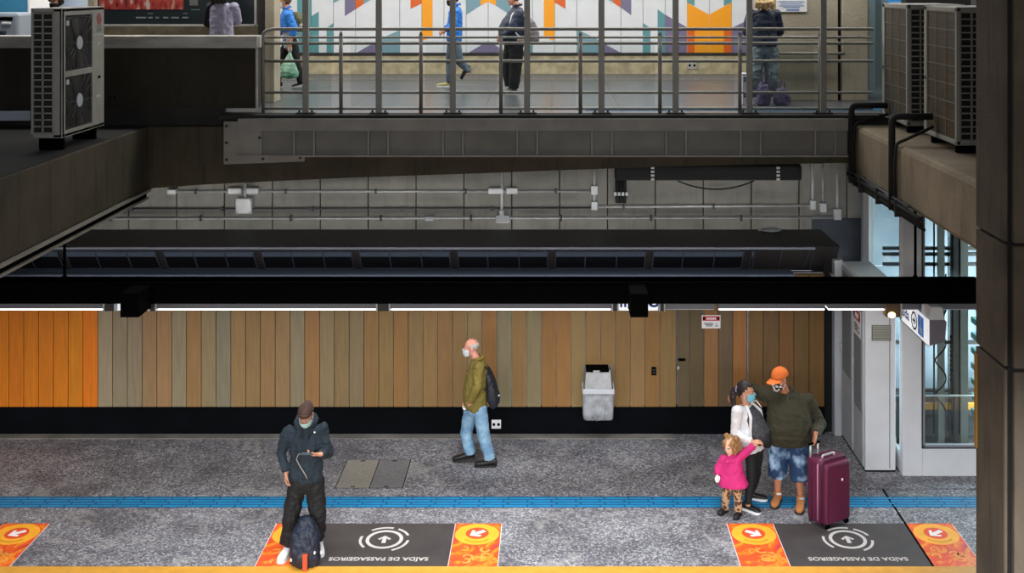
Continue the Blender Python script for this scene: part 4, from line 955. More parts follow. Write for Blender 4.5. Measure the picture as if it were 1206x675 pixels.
# ------------------------------------------------------------------ condensers
def lattice(bm, O, ux, uz, w, h, nc, nr, t_, n_):
    for i_ in range(nc + 1):
        u = w * i_ / nc; prism(bm, [O + ux * (u - t_) , O + ux * (u + t_), O + ux * (u + t_) + uz * h, O + ux * (u - t_) + uz * h], n_)
    for j in range(nr + 1):
        v = h * j / nr; prism(bm, [O + uz * (v - t_ * .8), O + ux * w + uz * (v - t_ * .8), O + ux * w + uz * (v + t_ * .8), O + uz * (v + t_ * .8)], n_)
def condenser_left():
    x0, x1, y0, y1, z0, z1 = -6.17, -5.80, 13.37, 14.63, 4.60, 6.14
    t = thing('condenser', 'tall twin fan air conditioning condenser on the left concrete beam', 'air conditioner', ((x0 + x1) / 2, (y0 + y1) / 2, 4.448))
    b = B(); box(b, x0 + .02, x1 - .03, y0 + .03, y1 - .02, z0 + .02, z1 - .02); obj('core', b, m_acdark, t)
    b = B()
    box(b, x0, x1, y0, y1, z1 - .05, z1, .012); box(b, x0, x1, y0, y1, z0, z0 + .05, .012)
    for xx, yy in ((x0, y0), (x0, y1 - .05)): box(b, xx, xx + .03, yy, yy + .05, z0, z1, .006)
    box(b, x1 - .11, x1, y0, y0 + .06, z0, z1, .01)
    # fan side sheet with two square openings
    fy0, fy1 = 13.47, 14.25; xs0, xs1 = x1 - .03, x1
    zm = (Z(81, 13.9) + Z(88, 13.9)) / 2
    box(b, xs0, xs1, y0, fy0, z0, z1, .006); box(b, xs0, xs1, fy1, y1, z0, z1, .006); box(b, xs0, xs1, fy0, fy1, z1 - .09, z1, .004); box(b, xs0, xs1, fy0, fy1, z0, z0 + .08, .004); box(b, xs0, xs1, fy0, fy1, zm - .035, zm + .035, .004)
    obj('casing', b, m_ac, t)
    b = B(); lattice(b, V((x0 + .015, y0 + .004, z0 + .06)), V((1, 0, 0)), V((0, 0, 1)), .245, z1 - z0 - .12, 2, 18, .009, V((0, .02, 0))); obj('side_grille', b, m_ac, t)
    for zc in ((zm + z1 - .07) / 2, (zm + z0 + .06) / 2):
        c = V((xs1 - .004, (fy0 + fy1) / 2, zc)); I = MTX(c, (0, 1, 0), (0, 0, 1)); hz = (z1 - z0) / 4 - .075; hy = (fy1 - fy0) / 2
        g = B()
        for r_ in [.07 + .03 * k_ for k_ in range(15)]:
            n_ = 44
            pts = []
            for i_ in range(n_ + 1):
                a_ = 2 * PI * i_ / n_; y_, z_ = r_ * math.cos(a_), r_ * math.sin(a_)
                pts.append((max(-hy, min(hy, y_)), max(-hz, min(hz, z_))))
            pipe(g, [I @ V((y_, z_, 0)) for y_, z_ in pts], .0028, 4)
        for k_ in range(16):
            a_ = k_ * PI / 8; cyl(g, I @ V((.05 * math.cos(a_), .05 * math.sin(a_), .002)), I @ V((max(-hy, min(hy, .5 * math.cos(a_))), max(-hz, min(hz, .5 * math.sin(a_))), .002)), .003, seg=4)
        fg = obj('fan_guard', g, m_conduit_dark, t)
        g = B(); cyl(g, I @ V((0, 0, 0)), I @ V((0, 0, .015)), .085, .08, 24); obj('hub_disc', g, m_whitegrey, fg)
        g = B()
        for k_ in range(4):
            a_ = k_ * PI / 2 + .3; u, w = V((0, math.cos(a_), math.sin(a_))), V((0, -math.sin(a_), math.cos(a_)))
            cb = c + V((-.012, 0, 0)); prism(g, [cb + u * .07 - w * .05, cb + u * .3 - w * .12 + V((-.006, 0, 0)), cb + u * .33 + w * .1, cb + u * .08 + w * .05], (-.005, 0, 0))
        obj('fan_blade', g, m_bolt, t)
        g = B(); box(g, xs1, xs1 + .006, fy0 + .01, fy0 + .09, zc + hz - .09, zc + hz - .03, .004); obj('guard_clip', g, m_whitegrey, t)
    ylg = 14.46
    I = MTX((x1 + .001, ylg, Z(22, ylg)), (0, 1, 0), (0, 0, 1))
    b = B(); disc(b, I, .075, h=.002); lg = obj('logo_disc', b, m_red, t)
    b = B(); I2 = MTX((x1 + .0035, ylg, Z(22, ylg)), (0, 1, 0), (0, 0, 1)); annulus(b, I2, .048, .056, math.radians(-350), math.radians(-80), 30, .001); prism(b, [I2 @ V(p_) for p_ in ((-.005, -.03, 0), (.004, -.03, 0), (.004, .03, 0), (-.005, .03, 0))], (.001, 0, 0)); obj('logo_mark', b, m_ac, lg)
    b = text_bm('LG', .12, MTX((x1 + .002, ylg, Z(33.5, ylg)), (0, 1, 0), (0, 0, 1)), .001, .003); obj('logo_lettering', b, m_greylogo, t)
    b = B(); box(b, x1, x1 + .004, fy1 + .04, y1 - .02, Z(41, ylg), Z(40, ylg)); box(b, x1, x1 + .004, ylg - .07, ylg + .05, Z(52, ylg), Z(50.5, ylg)); box(b, x1, x1 + .004, ylg - .1, ylg + .04, Z(114, ylg), Z(111, ylg)); obj('badge_strip', b, m_whitegrey, t)
    b = B(); box(b, x1, x1 + .012, ylg - .03, ylg + .03, Z(92, ylg), Z(89, ylg), .004); obj('service_port', b, m_black, t)
    for yy in (y0 + .12, y1 - .2):
        b = B(); box(b, x0 + .04, x1 - .04, yy, yy + .06, 4.448, z0, .006); obj('foot', b, m_black, t)
condenser_left()
def condenser_right(y0, y1, label, coil):
    x0, x1, z0, z1 = 4.67, 5.43, 4.56, 6.16
    t = thing('condenser', label, 'air conditioner', ((x0 + x1) / 2, (y0 + y1) / 2, 4.46), 'tall condensers on the right beam')
    b = B(); box(b, x0 + .03, x1 - .03, y0 + .03, y1 - .03, z0 + .02, z1 - .02); obj('core', b, m_acdark, t)
    b = B(); box(b, x0, x1, y0, y1, z1 - .06, z1, .012); box(b, x0, x1, y0, y1, z0, z0 + .06, .012)
    for xx, w_ in ((x0, .05), (x1 - .05, .05)):
        for yy in (y0, y1 - (.10 if xx == x0 else .05)): box(b, xx, xx + w_, yy, yy + (.05 if yy == y0 else .10 if xx == x0 else .05), z0, z1, .006)
    obj('casing', b, m_ac, t)
    b = B(); box(b, x0 + .018, x0 + .03, y0 + .05, y1 - .1, z0 + .06, z1 - .06); obj('coil', b, coil, t)
    b = B(); lattice(b, V((x0 + .004, y0 + .05, z0 + .06)), V((0, 1, 0)), V((0, 0, 1)), y1 - y0 - .15, z1 - z0 - .12, 3, 7, .004, V((.006, 0, 0))); obj('coil_guard', b, m_wire, t)
    b = B(); lattice(b, V((x0 + .05, y0 + .006, z0 + .06)), V((1, 0, 0)), V((0, 0, 1)), x1 - x0 - .1, z1 - z0 - .12, 5, 19, .010, V((0, .02, 0))); obj('side_grille', b, m_ac, t)
    b = B(); cyl(b, (x0 - .004, y1 - .05, (z0 + z1) / 2 - .1), (x0 + .01, y1 - .05, (z0 + z1) / 2 - .1), .022); obj('service_port', b, m_black, t)
    for yy in (y0 + .1, y1 - .2):
        b = B(); box(b, x0 + .04, x1 - .04, yy, yy + .06, 4.463, z0, .006); obj('foot', b, m_black, t)
condenser_right(14.85, 15.97, 'tall condenser with grey dusty coil at the far end of the right beam', m_coilgrey)
condenser_right(13.04, 14.18, 'tall condenser with brown coil on the right beam beside the column', m_coil)
# insulated refrigerant pipes down the beam face
xf = 4.17
for k_, (pxa, pyt, pyb, y_, lab) in enumerate(((1003, 124, 215, 15.72, 'black insulated refrigerant pipe loop at the far end of the right beam'), (1049, 137, 247, 13.85, 'black insulated refrigerant pipe loop in the middle of the right beam'))):
    zt1 = Z(pyt, y_); zb1 = Z(pyb, y_)
    t = thing('refrigerant_pipe', lab, 'pipe', (xf, y_, zb1), 'refrigerant pipes of the right condensers')
    b = B(); pipe(b, [(xf, y_, zb1), (xf, y_, zt1), (4.66, y_ - .02, zt1)], .042, 10, corner=.09); obj('main_pipe', b, m_bark, t)
    b = B(); pipe(b, [(xf + .01, y_ - .12, zb1 - .02), (xf - .01, y_ - .13, 4.2), (xf + .02, y_ - .12, 4.49), (4.3, y_ - .1, 4.53), (4.66, y_ - .05, zt1 - .12)], .02, 8, corner=.05); obj('thin_pipe', b, m_bark, t)
t = thing('pipe_bundle', 'bundle of dark pipes along the lower edge of the right beam', 'pipe', (4.17, 13.9, 3.7))
for dz, dx, r_, mt in ((0.0, 0, .03, m_bark), (-.07, .02, .026, m_bark), (.06, .0, .016, m_conduit_dark), (-.12, .05, .02, m_bark)):
    b = B(); cyl(b, (4.17 + dx, 12.8 if dz < .05 else 13.2, 3.76 + dz), (4.17 + dx, 15.9, 3.76 + dz), r_); obj('tube', b, mt, t)
b = B()
for yy in (13.6, 14.4, 15.2): box(b, 4.13, 4.23, yy, yy + .03, 3.62, 3.83, .004)
obj('pipe_clip', b, m_bolt, t)

# ------------------------------------------------------------------ burgundy suitcase
m_burg = M('burgundy_fabric', (88, 18, 54), .6, var=.12, scale=30, bump=.05); m_burgd = M('burgundy_piping', (52, 12, 34), .6); m_zip = M('mauve_zip_tape', (176, 120, 150), .5); m_alu = M('silver_handle', (206, 206, 208), .35, .4)
def suitcase():
    O = V((3.20, 13.28, 0)); ang = math.atan2(.20, .33); W, D, H = .43, .30, .785
    ux, uy = V((math.cos(ang), math.sin(ang), 0)), V((-math.sin(ang), math.cos(ang), 0))
    def T(bm):
        for v in bm.verts: v.co = O + ux * v.co.x + uy * v.co.y + V((0, 0, v.co.z))
        return bm
    t = thing('suitcase', 'large burgundy soft suitcase with raised silver handle held by the man in the orange cap', 'suitcase', O + ux * W / 2 + uy * D / 2)
    def rbox(x0, x1, y0, y1, z0, z1, bev, seg=4):
        bm = B(); vs = box(bm, x0, x1, y0, y1, z0, z1)
        bmesh.ops.bevel(bm, geom=list(bm.edges), offset=bev, segments=seg, profile=.5, affect='EDGES'); return bm
    obj('shell', T(rbox(0, W, .035, D, .022, H, .05)), m_burg, t, smooth=True)
    obj('front_pocket', T(rbox(.015, W - .015, -.025, .07, .05, H - .03, .035)), m_burg, t, smooth=True)
    b = B()
    for yy in (.045, .20):
        pts = [(.03, yy, .035), (-.003, yy, .075), (-.003, yy, H - .05), (.05, yy, H + .002), (W - .05, yy, H + .002), (W + .003, yy, H - .05), (W + .003, yy, .08), (W - .05, yy, .035)]
        pipe(b, pts, .008, 8)
    obj('piping', T(b), m_burgd, t)
    b = B(); pipe(b, [(-.004, .10, .08), (-.004, .10, H - .05), (.05, .10, H + .003)], .010, 6); obj('zip', T(b), m_zip, t)
    b = B(); pipe(b, [(.04, -.026, .085), (.04, -.026, H - .09), (.07, -.026, H - .06), (W - .07, -.026, H - .06), (W - .04, -.026, H - .09)], .004, 6); obj('pocket_seam', T(b), m_burgd, t)
    b = B(); box(b, W * .60, W * .60 + .022, -.032, -.024, H - .25, H - .22, .003); obj('emblem', T(b), m_pwhite, t)
    b = B()
    pipe(b, [(.10, .13, H - .005), (.10, .13, H + .028), (W - .14, .13, H + .028), (W - .14, .13, H - .005)], .012, 8, corner=.02); obj('carry_handle', T(b), m_alu, t)
    b = B()
    for xx in (.025, .145): cyl(b, (xx, .25, H - .02), (xx, .25, H + .14), .011)
    h_ = obj('telescopic_handle', T(b), m_alu, t)
    b = B(); pipe(b, [(.0, .25, H + .14), (.17, .25, H + .14)], .016, 10); obj('grip', T(b), m_black, h_)
    for xx in (.05, W - .05):
        for yy in (.05, D - .04):
            b = B(); cyl(b, (xx - .02, yy, .024), (xx + .02, yy, .024), .024, seg=18); obj('wheel', T(b), m_black_rubber, t)
    b = B()
    for xx in (.03, W - .09): box(b, xx, xx + .06, -.01, .02, .0, .05, .008)
    obj('foot', T(b), m_black, t)
    return O + ux * .085 + uy * .25 + V((0, 0, H + .14))
GRIP = suitcase()
# ------------------------------------------------------------------ people
def remesh(bm, vox, smooth=4, fold=0.0, fsc=9.0, seed=0.0, stretch=(1, 1, .6)):
    bmesh.ops.recalc_face_normals(bm, faces=bm.faces)
    me = bpy.data.meshes.new('tmp'); bm.to_mesh(me); bm.free()
    o = bpy.data.objects.new('tmp', me); COL.objects.link(o)
    md = o.modifiers.new('r', 'REMESH'); md.mode = 'VOXEL'; md.voxel_size = vox; md.adaptivity = 0
    ms = o.modifiers.new('s', 'SMOOTH'); ms.factor = .5; ms.iterations = smooth
    bpy.context.view_layer.update()
    m2 = bpy.data.meshes.new_from_object(o.evaluated_get(bpy.context.evaluated_depsgraph_get()))
    bpy.data.objects.remove(o); bpy.data.meshes.remove(me)
    bm = bmesh.new(); bm.from_mesh(m2); bpy.data.meshes.remove(m2)
    if fold:
        bm.normal_update()
        off = V((seed * 3.1, seed * 1.7, seed))
        for v in bm.verts:
            p = V((v.co.x * stretch[0], v.co.y * stretch[1], v.co.z * stretch[2]))
            wq = V((noise.noise(p * 4 + off), noise.noise(p * 4 - off), 0)) * .12
            a = noise.noise((p + wq) * fsc + off); a2 = 1 - abs(noise.noise((p + wq) * fsc * 1.5 + off * 2)) * 3.2
            a3 = 1 - abs(noise.noise(V((p.x * .7, p.y * .7, p.z * 2.2)) * fsc * 1.6 + wq * 20 - off)) * 3
            v.co += v.normal * (a * .7 + max(-1, a2) * .42 + max(-1, a3) * .34) * fold
    for f in bm.faces: f.smooth = True
    return bm
def hand(bm, w, d, n, t, curl=.35, k=1.0, thumb=.4):
    """w wrist, d along the palm, n palm normal (fingers curl towards n), t thumb side"""
    w = V(w); d = V(d).normalized(); n = (V(n) - d * V(n).dot(d)).normalized(); t = V(t); t = (t - d * t.dot(d) - n * t.dot(n)).normalized()
    rs = [(w - d * .03 * k, .029, .021), (w + d * .015 * k, .032, .019), (w + d * .05 * k, .041, .017), (w + d * .085 * k, .043, .014), (w + d * .097 * k, .038, .011)]
    loft(bm, [(c, t * (a * k), n * (b * k)) for c, a, b in rs], 16, 2.4)
    for off, L, c0 in ((.031, .070, 0), (.0105, .080, .02), (-.0105, .074, .05), (-.031, .058, .1)):
        p = w + d * (.088 * k) + t * (off * k); a = curl * .6 + c0; seg = (.45, .31, .26)
        for i, s in enumerate(seg):
            dd = d * math.cos(a) + n * math.sin(a); q_ = p + dd * (L * s * k)
            cap_seg(bm, p, q_, (.0092 - .0008 * i) * k, (.0088 - .0008 * i) * k, 8); p = q_; a += curl
    p = w + d * (.022 * k) + t * (.026 * k); a = .75
    for L, r in ((.038, .0125), (.030, .0105), (.024, .0092)):
        dd = (d * math.cos(a) + t * math.sin(a) + n * thumb).normalized(); q_ = p + dd * (L * k); cap_seg(bm, p, q_, r * k, r * .9 * k, 8); p = q_; a -= .32
class Head:
    def __init__(s, c, fwd, k=1.0, up=(0, 0, 1)):
        s.c = V(c); s.f = V(fwd).normalized(); u = V(up); s.r = s.f.cross(u).normalized(); s.u = s.r.cross(s.f).normalized(); s.k = k; s.ax = (s.r, s.f, s.u)
    def p(s, x, y, z): return s.c + (s.r * x + s.f * y + s.u * z) * s.k
    def e(s, bm, x, y, z, a, b, c, seg=16): ell(bm, s.p(x, y, z), a * s.k, b * s.k, c * s.k, s.ax, seg)
    def build(s, bm, child=False):
        s.e(bm, 0, -.012, .03, .076, .096, .088, 24)
        s.e(bm, 0, .028, -.03, .063, .064, .075, 20); s.e(bm, 0, .04, -.072, .046, .046, .040, 16)
        s.e(bm, 0, .076, -.098, .020, .016, .015)
        s.e(bm, 0, .079, .020, .052, .017, .012)
        for sx in (-1, 1):
            s.e(bm, sx * .036, .068, -.032, .022, .018, .018); s.e(bm, sx * .078, -.004, -.012, .010, .02, .032)
        s.e(bm, 0, .094, -.012, .009, .014, .028); s.e(bm, 0, .104, -.034, .014, .013, .011)
        s.e(bm, 0, .086, -.064, .025, .011, .007); s.e(bm, 0, .083, -.074, .021, .011, .008)
        if child: s.e(bm, 0, .06, -.05, .06, .035, .035)
    def eyes(s, root):
        for sx in (-1, 1):
            b = B(); s.e(b, sx * .031, .081, .004, .0135, .008, .0075, 12); e = obj('eye', b, m_eyew, root)
            b = B(); s.e(b, sx * .031, .0875, .004, .006, .003, .006, 10); obj('iris', b, m_iris, e)
            b = B(); cap_seg(b, s.p(sx * .016, .094, .024), s.p(sx * .047, .084, .026), .004 * s.k, .003 * s.k, 6); obj('eyebrow', b, m_hair_dark, root)
    def shell(s, keep, grow=1.1, th=.012, c=(0, -.012, .03), r=(.076, .096, .088), noise_=.006, seg=40, nsc=40):
        bm = B(); m = bmesh.ops.create_uvsphere(bm, u_segments=seg, v_segments=seg // 2 + 4, radius=1.0)
        dead = []
        for v in bm.verts:
            q_ = V((c[0] + v.co.x * r[0] * grow, c[1] + v.co.y * r[1] * grow, c[2] + v.co.z * r[2] * grow))
            v.co = q_
            if not keep(q_): dead.append(v)
        bmesh.ops.delete(bm, geom=dead, context='VERTS')
        bm.normal_update()
        if noise_:
            for v in bm.verts: v.co += v.co.normalized() * (noise.noise(V((v.co.x * nsc, v.co.y * nsc, v.co.z * nsc * .5))) * noise_)
        g = bmesh.ops.solidify(bm, geom=list(bm.faces), thickness=th)
        for v in bm.verts: v.co = s.p(v.co.x, v.co.y, v.co.z)
        for f in bm.faces: f.smooth = True
        return bm
    def mask(s, root, mat, loops=True):
        bm = B(); nu, nv = 18, 9; G = []
        for i in range(nu + 1):
            u = math.radians(-78 + 156 * i / nu); row = []
            for j in range(nv + 1):
                v = -1 + 2 * j / nv
                bul = .016 * (1 - v * v) * max(0, math.cos(u)) ** 2; wz = .052 * (1 - .25 * (abs(u) / 1.36) ** 2)
                row.append(V(((.071 + bul * .3) * math.sin(u) * (1 - .12 * (v < 0) * abs(v)), .024 + (.084 + bul) * math.cos(u) * (1 - .10 * max(0, -v)) + (.012 if v > .6 else 0) * math.cos(u), -.060 + wz * v)))
            G.append(row)
        vs = [[bm.verts.new(q_) for q_ in row] for row in G]
        for i in range(nu):
            for j in range(nv): bm.faces.new((vs[i][j], vs[i + 1][j], vs[i + 1][j + 1], vs[i][j + 1]))
        bmesh.ops.recalc_face_normals(bm, faces=bm.faces)
        bmesh.ops.solidify(bm, geom=list(bm.faces), thickness=-.004)
        for v in bm.verts: v.co = s.p(*v.co)
        m = obj('face_mask', bm, mat, root, smooth=True)
        b = B()
        for sx in (-1, 1):
            for zz in (-.022, -.10): pipe(b, [s.p(sx * .068, .036, zz), s.p(sx * .078, .01, (zz - .012) / 2), s.p(sx * .084, -.018, -.012 if zz < -.05 else .012)], .0022 * s.k, 5)
        obj('ear_loop', b, m_pwhite, m)
        return m
    def cap(s, root, mat, brim=1, z0=.03, mat2=None, name='cap', grow=1.15, bl=.075):
        bm = s.shell(lambda q_: q_.z > z0, grow, .008, noise_=0)
        c = obj(name, bm, mat, root)
        if brim:
            b = B(); L = []
            for k_ in range(2):
                row = []
                for i in range(15):
                    a = math.radians(-62 + 124 * i / 14); rr_ = .105 if k_ == 0 else .105 + bl * math.cos(a * .9) ** .6
                    y = brim * (math.cos(a) * rr_ - (.012)); x = math.sin(a) * (.092 if k_ == 0 else .094)
                    row.append(V((x, y, z0 + .006 - .014 * k_ - .02 * (math.sin(a)) ** 2)))
                L.append(row)
            top = [[b.verts.new(q_) for q_ in r_] for r_ in L]; bot = [[b.verts.new(q_ - V((0, 0, .006))) for q_ in r_] for r_ in L]
            for i in range(14):
                b.faces.new((top[0][i], top[1][i], top[1][i + 1], top[0][i + 1])); b.faces.new((bot[0][i + 1], bot[1][i + 1], bot[1][i], bot[0][i]))
                b.faces.new((top[1][i], bot[1][i], bot[1][i + 1], top[1][i + 1])); b.faces.new((top[0][i + 1], bot[0][i + 1], bot[0][i], top[0][i]))
            for i in (0, 14): b.faces.new((top[0][i], bot[0][i], bot[1][i], top[1][i]))
            for v in b.verts: v.co = s.p(*v.co)
            obj('brim', b, mat2 or mat, c)
        b = B(); s.e(b, 0, -.012, .135, .012, .012, .006, 8); obj('button', b, mat2 or mat, c)
        return c
def shoe(root, heel, toe_dir, mat, sole_mat, L=.28, W=.095, h=.09, pitch=0.0, name='shoe'):
    """heel = ground point under the heel, toe_dir horizontal; pitch lifts the heel"""
    d = V(toe_dir).normalized(); u = V((0, 0, 1)); s_ = d.cross(u).normalized()
    if pitch: d2 = d * math.cos(pitch) - u * math.sin(pitch); u = (s_.cross(d2)).normalized(); d = d2
    H = V(heel)
    prof = [(-.01, .62, .70), (.03, .74, .95), (.10, .78, 1.0), (.20, .74, .92), (.30, .76, .80), (.42, .84, .66), (.55, .95, .56), (.70, 1.0, .50), (.83, .95, .44), (.93, .75, .36), (.99, .4, .26)]
    b = B(); rings = []
    for f_, w_, h_ in prof:
        hz = h * h_ / 2; rings.append((H + d * (L * f_) + u * (.022 + hz), s_ * (W / 2 * w_), u * hz))
    loft(b, rings, 18, 2.5); sh = obj(name, b, mat, root, smooth=True)
    b = B(); n_ = len(prof)
    for zz0, zz1 in ((0, .026),):
        vs0, vs1 = [], []
        o1 = [(H + d * (L * f_) + s_ * (W / 2 * w_ * 1.08)) for f_, w_, h_ in prof] + [(H + d * (L * f_) - s_ * (W / 2 * w_ * 1.08)) for f_, w_, h_ in prof[::-1]]
        prism(b, [q_ + u * zz0 for q_ in o1], u * (zz1 - zz0))
    obj('sole', b, sole_mat, sh)
    return sh
class Fig:
    def __init__(s, name_label, base, fwd, k=1.0):
        s.root = thing('person', name_label, 'person', base); s.f = V(fwd).normalized(); s.k = k; s.base = V(base)
    def torso(s, bm, rings, seg=28, pw=2.3):
        """rings: (t along pelvis..neck, rx, ry, forward offset)"""
        ax = s.neck - s.pel; sp = ax.normalized(); r = (s.shR - s.shL); r = (r - sp * r.dot(sp)).normalized(); f = sp.cross(r).normalized()
        if f.dot(s.f) < 0: f = -f
        s.tf = f; s.tr = r
        loft(bm, [(s.pel + ax * t + f * (o * s.k), r * (rx * s.k), f * (ry * s.k)) for t, rx, ry, o in rings], seg, pw)
    def body(s, mat, hands, bulk=1.0, vox=.0065, bare=True):
        bm = B(); k = s.k
        s.torso(bm, [(-.12, .10 * bulk, .085 * bulk, 0), (0, .145 * bulk, .10 * bulk, 0), (.35, .12 * bulk, .085 * bulk, 0), (.7, .14 * bulk, .095 * bulk, 0), (.9, .115, .075, 0), (1.0, .05, .05, 0)])
        limb(bm, [s.neck - (s.neck - s.pel).normalized() * .04 * k, s.head.p(0, -.015, -.06)], [.056 * k, .052 * k])
        s.head.build(bm)
        for sh, el, wr in ((s.shL, s.elL, s.wrL), (s.shR, s.elR, s.wrR)):
            m_ = el * .6 + wr * .4
            limb(bm, [s.neck * .75 + s.pel * .15 + sh * .1, sh, el, m_, wr], [.05 * k, .046 * k, .038 * k, .036 * k, .026 * k])
        for hp, kn, an in ((s.hpL, s.knL, s.anL), (s.hpR, s.knR, s.anR)):
            m_ = kn * .65 + an * .35
            limb(bm, [hp, kn, m_, an], [.075 * k, .052 * k, .050 * k, .034 * k])
        for h in hands: hand(bm, *h)
        obj('body', remesh(bm, vox, 3), mat, s.root)
    def top(s, mat, rings, sl, name='jacket', vox=.011, fold=.008, fsc=9, cuff=(1.0, 1.0), hood=False, collar=0, seed=1.0, extra=None, smooth=5):
        """sl = sleeve radii shoulder, elbow, wrist"""
        bm = B(); k = s.k; s.torso(bm, rings)
        for (sh, el, wr), cf in zip(((s.shL, s.elL, s.wrL), (s.shR, s.elR, s.wrR)), cuff):
            if cf <= 0: continue
            e = el + (wr - el) * cf
            inn = sh + (s.neck * .7 + s.pel * .3 - sh) * .45
            limb(bm, [inn, sh, el, e], [sl[0] * 1.15 * k, sl[0] * k, sl[1] * k, sl[2] * k], 14, True)
        nk = s.neck; up = (s.neck - s.pel).normalized()
        if hood:
            pts = []
            for i in range(17):
                a = 2 * PI * i / 16; c_ = math.cos(a); pts.append(nk + s.tr * (.098 * math.sin(a) * k) + s.tf * ((.075 * c_ - .015) * k) + up * ((.03 + .035 * (1 - c_) / 2 - .05 * max(0, c_)) * k))
            limb(bm, pts, [.034 * k + .014 * k * (1 - math.cos(2 * PI * i / 16)) / 2 for i in range(17)], 10)
        if collar:
            pts = []
            for i in range(17):
                a = 2 * PI * i / 16; c_ = math.cos(a); pts.append(nk + s.tr * (.066 * math.sin(a) * k) + s.tf * ((.062 * c_ - .005) * k) + up * ((collar + .012 * (1 - c_)) * k))
            limb(bm, pts, [.02 * k] * 17, 8)
        if extra: extra(bm)
        return obj(name, remesh(bm, vox, smooth, fold, fsc, seed), mat, s.root)
    def legs(s, mat, rings, rad, name='trousers', end=(1.0, 1.0), vox=.011, fold=.008, fsc=9, seed=2.0, pw=2.3):
        bm = B(); k = s.k; s.torso(bm, rings)
        for (hp, kn, an), e_ in zip(((s.hpL, s.knL, s.anL), (s.hpR, s.knR, s.anR)), end):
            if e_ >= 1: pts = [hp, kn, kn * .5 + an * .5, an]; rr_ = rad
            else:
                c = kn + (an - kn) * e_ if e_ > 0 else hp + (kn - hp) * (1 + e_); pts = [hp, kn, c] if e_ > 0 else [hp, c]; rr_ = [rad[0], rad[1], rad[2]] if e_ > 0 else [rad[0], rad[1]]
            limb(bm, pts, [r_ * k for r_ in rr_], 16, True)
        return obj(name, remesh(bm, vox, 5, fold, fsc, seed), mat, s.root)

m_skin = M('skin', (196, 140, 112), .55, var=.06, scale=12); m_skin_pink = M('pink_skin', (218, 150, 132), .5, var=.08, scale=12); m_skin_tan = M('tan_skin', (176, 116, 84), .55, var=.06, scale=12); m_skin_dark = M('brown_skin', (128, 84, 62), .55); m_skin_child = M('fair_skin', (226, 176, 150), .55, var=.04)
m_eyew = M('eye_white', (226, 222, 216), .3); m_iris = M('iris_dark', (40, 26, 18), .2); m_hair_dark = M('dark_hair', (30, 22, 20), .55, var=.3, scale=60); m_hair_brown = M('brown_hair', (92, 62, 40), .55, var=.35, scale=50); m_hair_light = M('light_brown_hair', (150, 108, 66), .55, var=.3, scale=45)
m_hair_blonde = M('blonde_hair', (180, 148, 100), .5, var=.3, scale=50); m_hair_grey = M('grey_hair', (186, 180, 176), .6, var=.15, scale=50); m_lip = M('lip', (178, 92, 84), .5)
m_mask_white = M('white_mask', (206, 218, 226), .7); m_mask_mint = M('mint_mask', (176, 212, 206), .7); m_mask_blue = M('blue_mask', (110, 184, 206), .7)
m_hoodie = M('slate_hoodie_cotton', (27, 40, 50), .85, var=.14, scale=7, bump=.12); m_blackjean = M('black_denim', (8, 9, 11), .8, var=.25, scale=7, bump=.1)
m_olive = M('olive_jacket_cotton', (118, 104, 44), .8, var=.12, scale=6, bump=.1); m_jean = M('light_denim', (98, 138, 172), .8, col2=(150, 184, 206), scale=6, lo=.35, hi=.68, bump=.15)
m_wash = M('washed_denim', (24, 52, 88), .8, col2=(150, 182, 210), scale=5.5, lo=.5, hi=.66, bump=.15); m_green = M('dark_olive_fleece', (48, 45, 28), .9, var=.12, scale=8, bump=.15)
m_wjack = M('white_jacket_cotton', (214, 212, 214), .75, var=.04, bump=.1); m_blouse = spots_material('dark_dotted_blouse', (50, 50, 54), (62, 62, 66), (150, 150, 152), 34)
m_pink = M('pink_coat_wool', (192, 34, 108), .8, var=.08, scale=8, bump=.12); m_leop = spots_material('leopard_print', (178, 142, 106), (70, 44, 30), (150, 104, 66), 24)
m_blackc = M('black_cotton', (12, 12, 16), .8, var=.2); m_navyc = M('navy_quilted_nylon', (26, 38, 60), .6, var=.2, scale=12, bump=.3, bscale=18); m_bluej = M('bright_blue_nylon', (30, 112, 196), .6, var=.12, scale=7, bump=.1)
m_lilac = M('lilac_cotton', (160, 156, 178), .8, var=.08, scale=6, bump=.1); m_greyj = M('grey_denim', (104, 112, 116), .8, col2=(140, 148, 152), scale=6, bump=.1); m_shoew = M('white_trainer', (220, 220, 222), .5); m_shoeb = M('black_shoe', (24, 22, 22), .5); m_boot = M('tan_suede', (164, 104, 56), .75, var=.12); m_bootsole = M('dark_sole', (38, 28, 24), .7)
m_orange = M('orange_cap_cotton', (224, 112, 42), .8, var=.06, scale=9); m_brcap = M('brown_cap_cotton', (70, 46, 38), .75, var=.2, scale=12); m_phone = M('phone_glass', (18, 18, 22), .15); m_cord = M('grey_cord', (150, 148, 146), .6)
m_packnavy = M('navy_backpack_nylon', (14, 25, 45), .6, var=.2, scale=9, bump=.2); m_packblack = M('charcoal_backpack_nylon', (23, 26, 36), .6, var=.2, scale=9, bump=.2); m_rust = M('rust_strap', (178, 68, 34), .6)
m_bwmask = spots_material('black_white_mask', (26, 26, 28), (224, 224, 224), (30, 30, 32), 36)
def std_legrings(rx, ry, up=.28): return [(-.20, rx * .6, ry * .7, 0), (-.10, rx * .98, ry, 0), (0, rx * 1.03, ry * 1.03, 0), (.15, rx * .98, ry * .95, 0), (up, rx * .93, ry * .88, 0)]

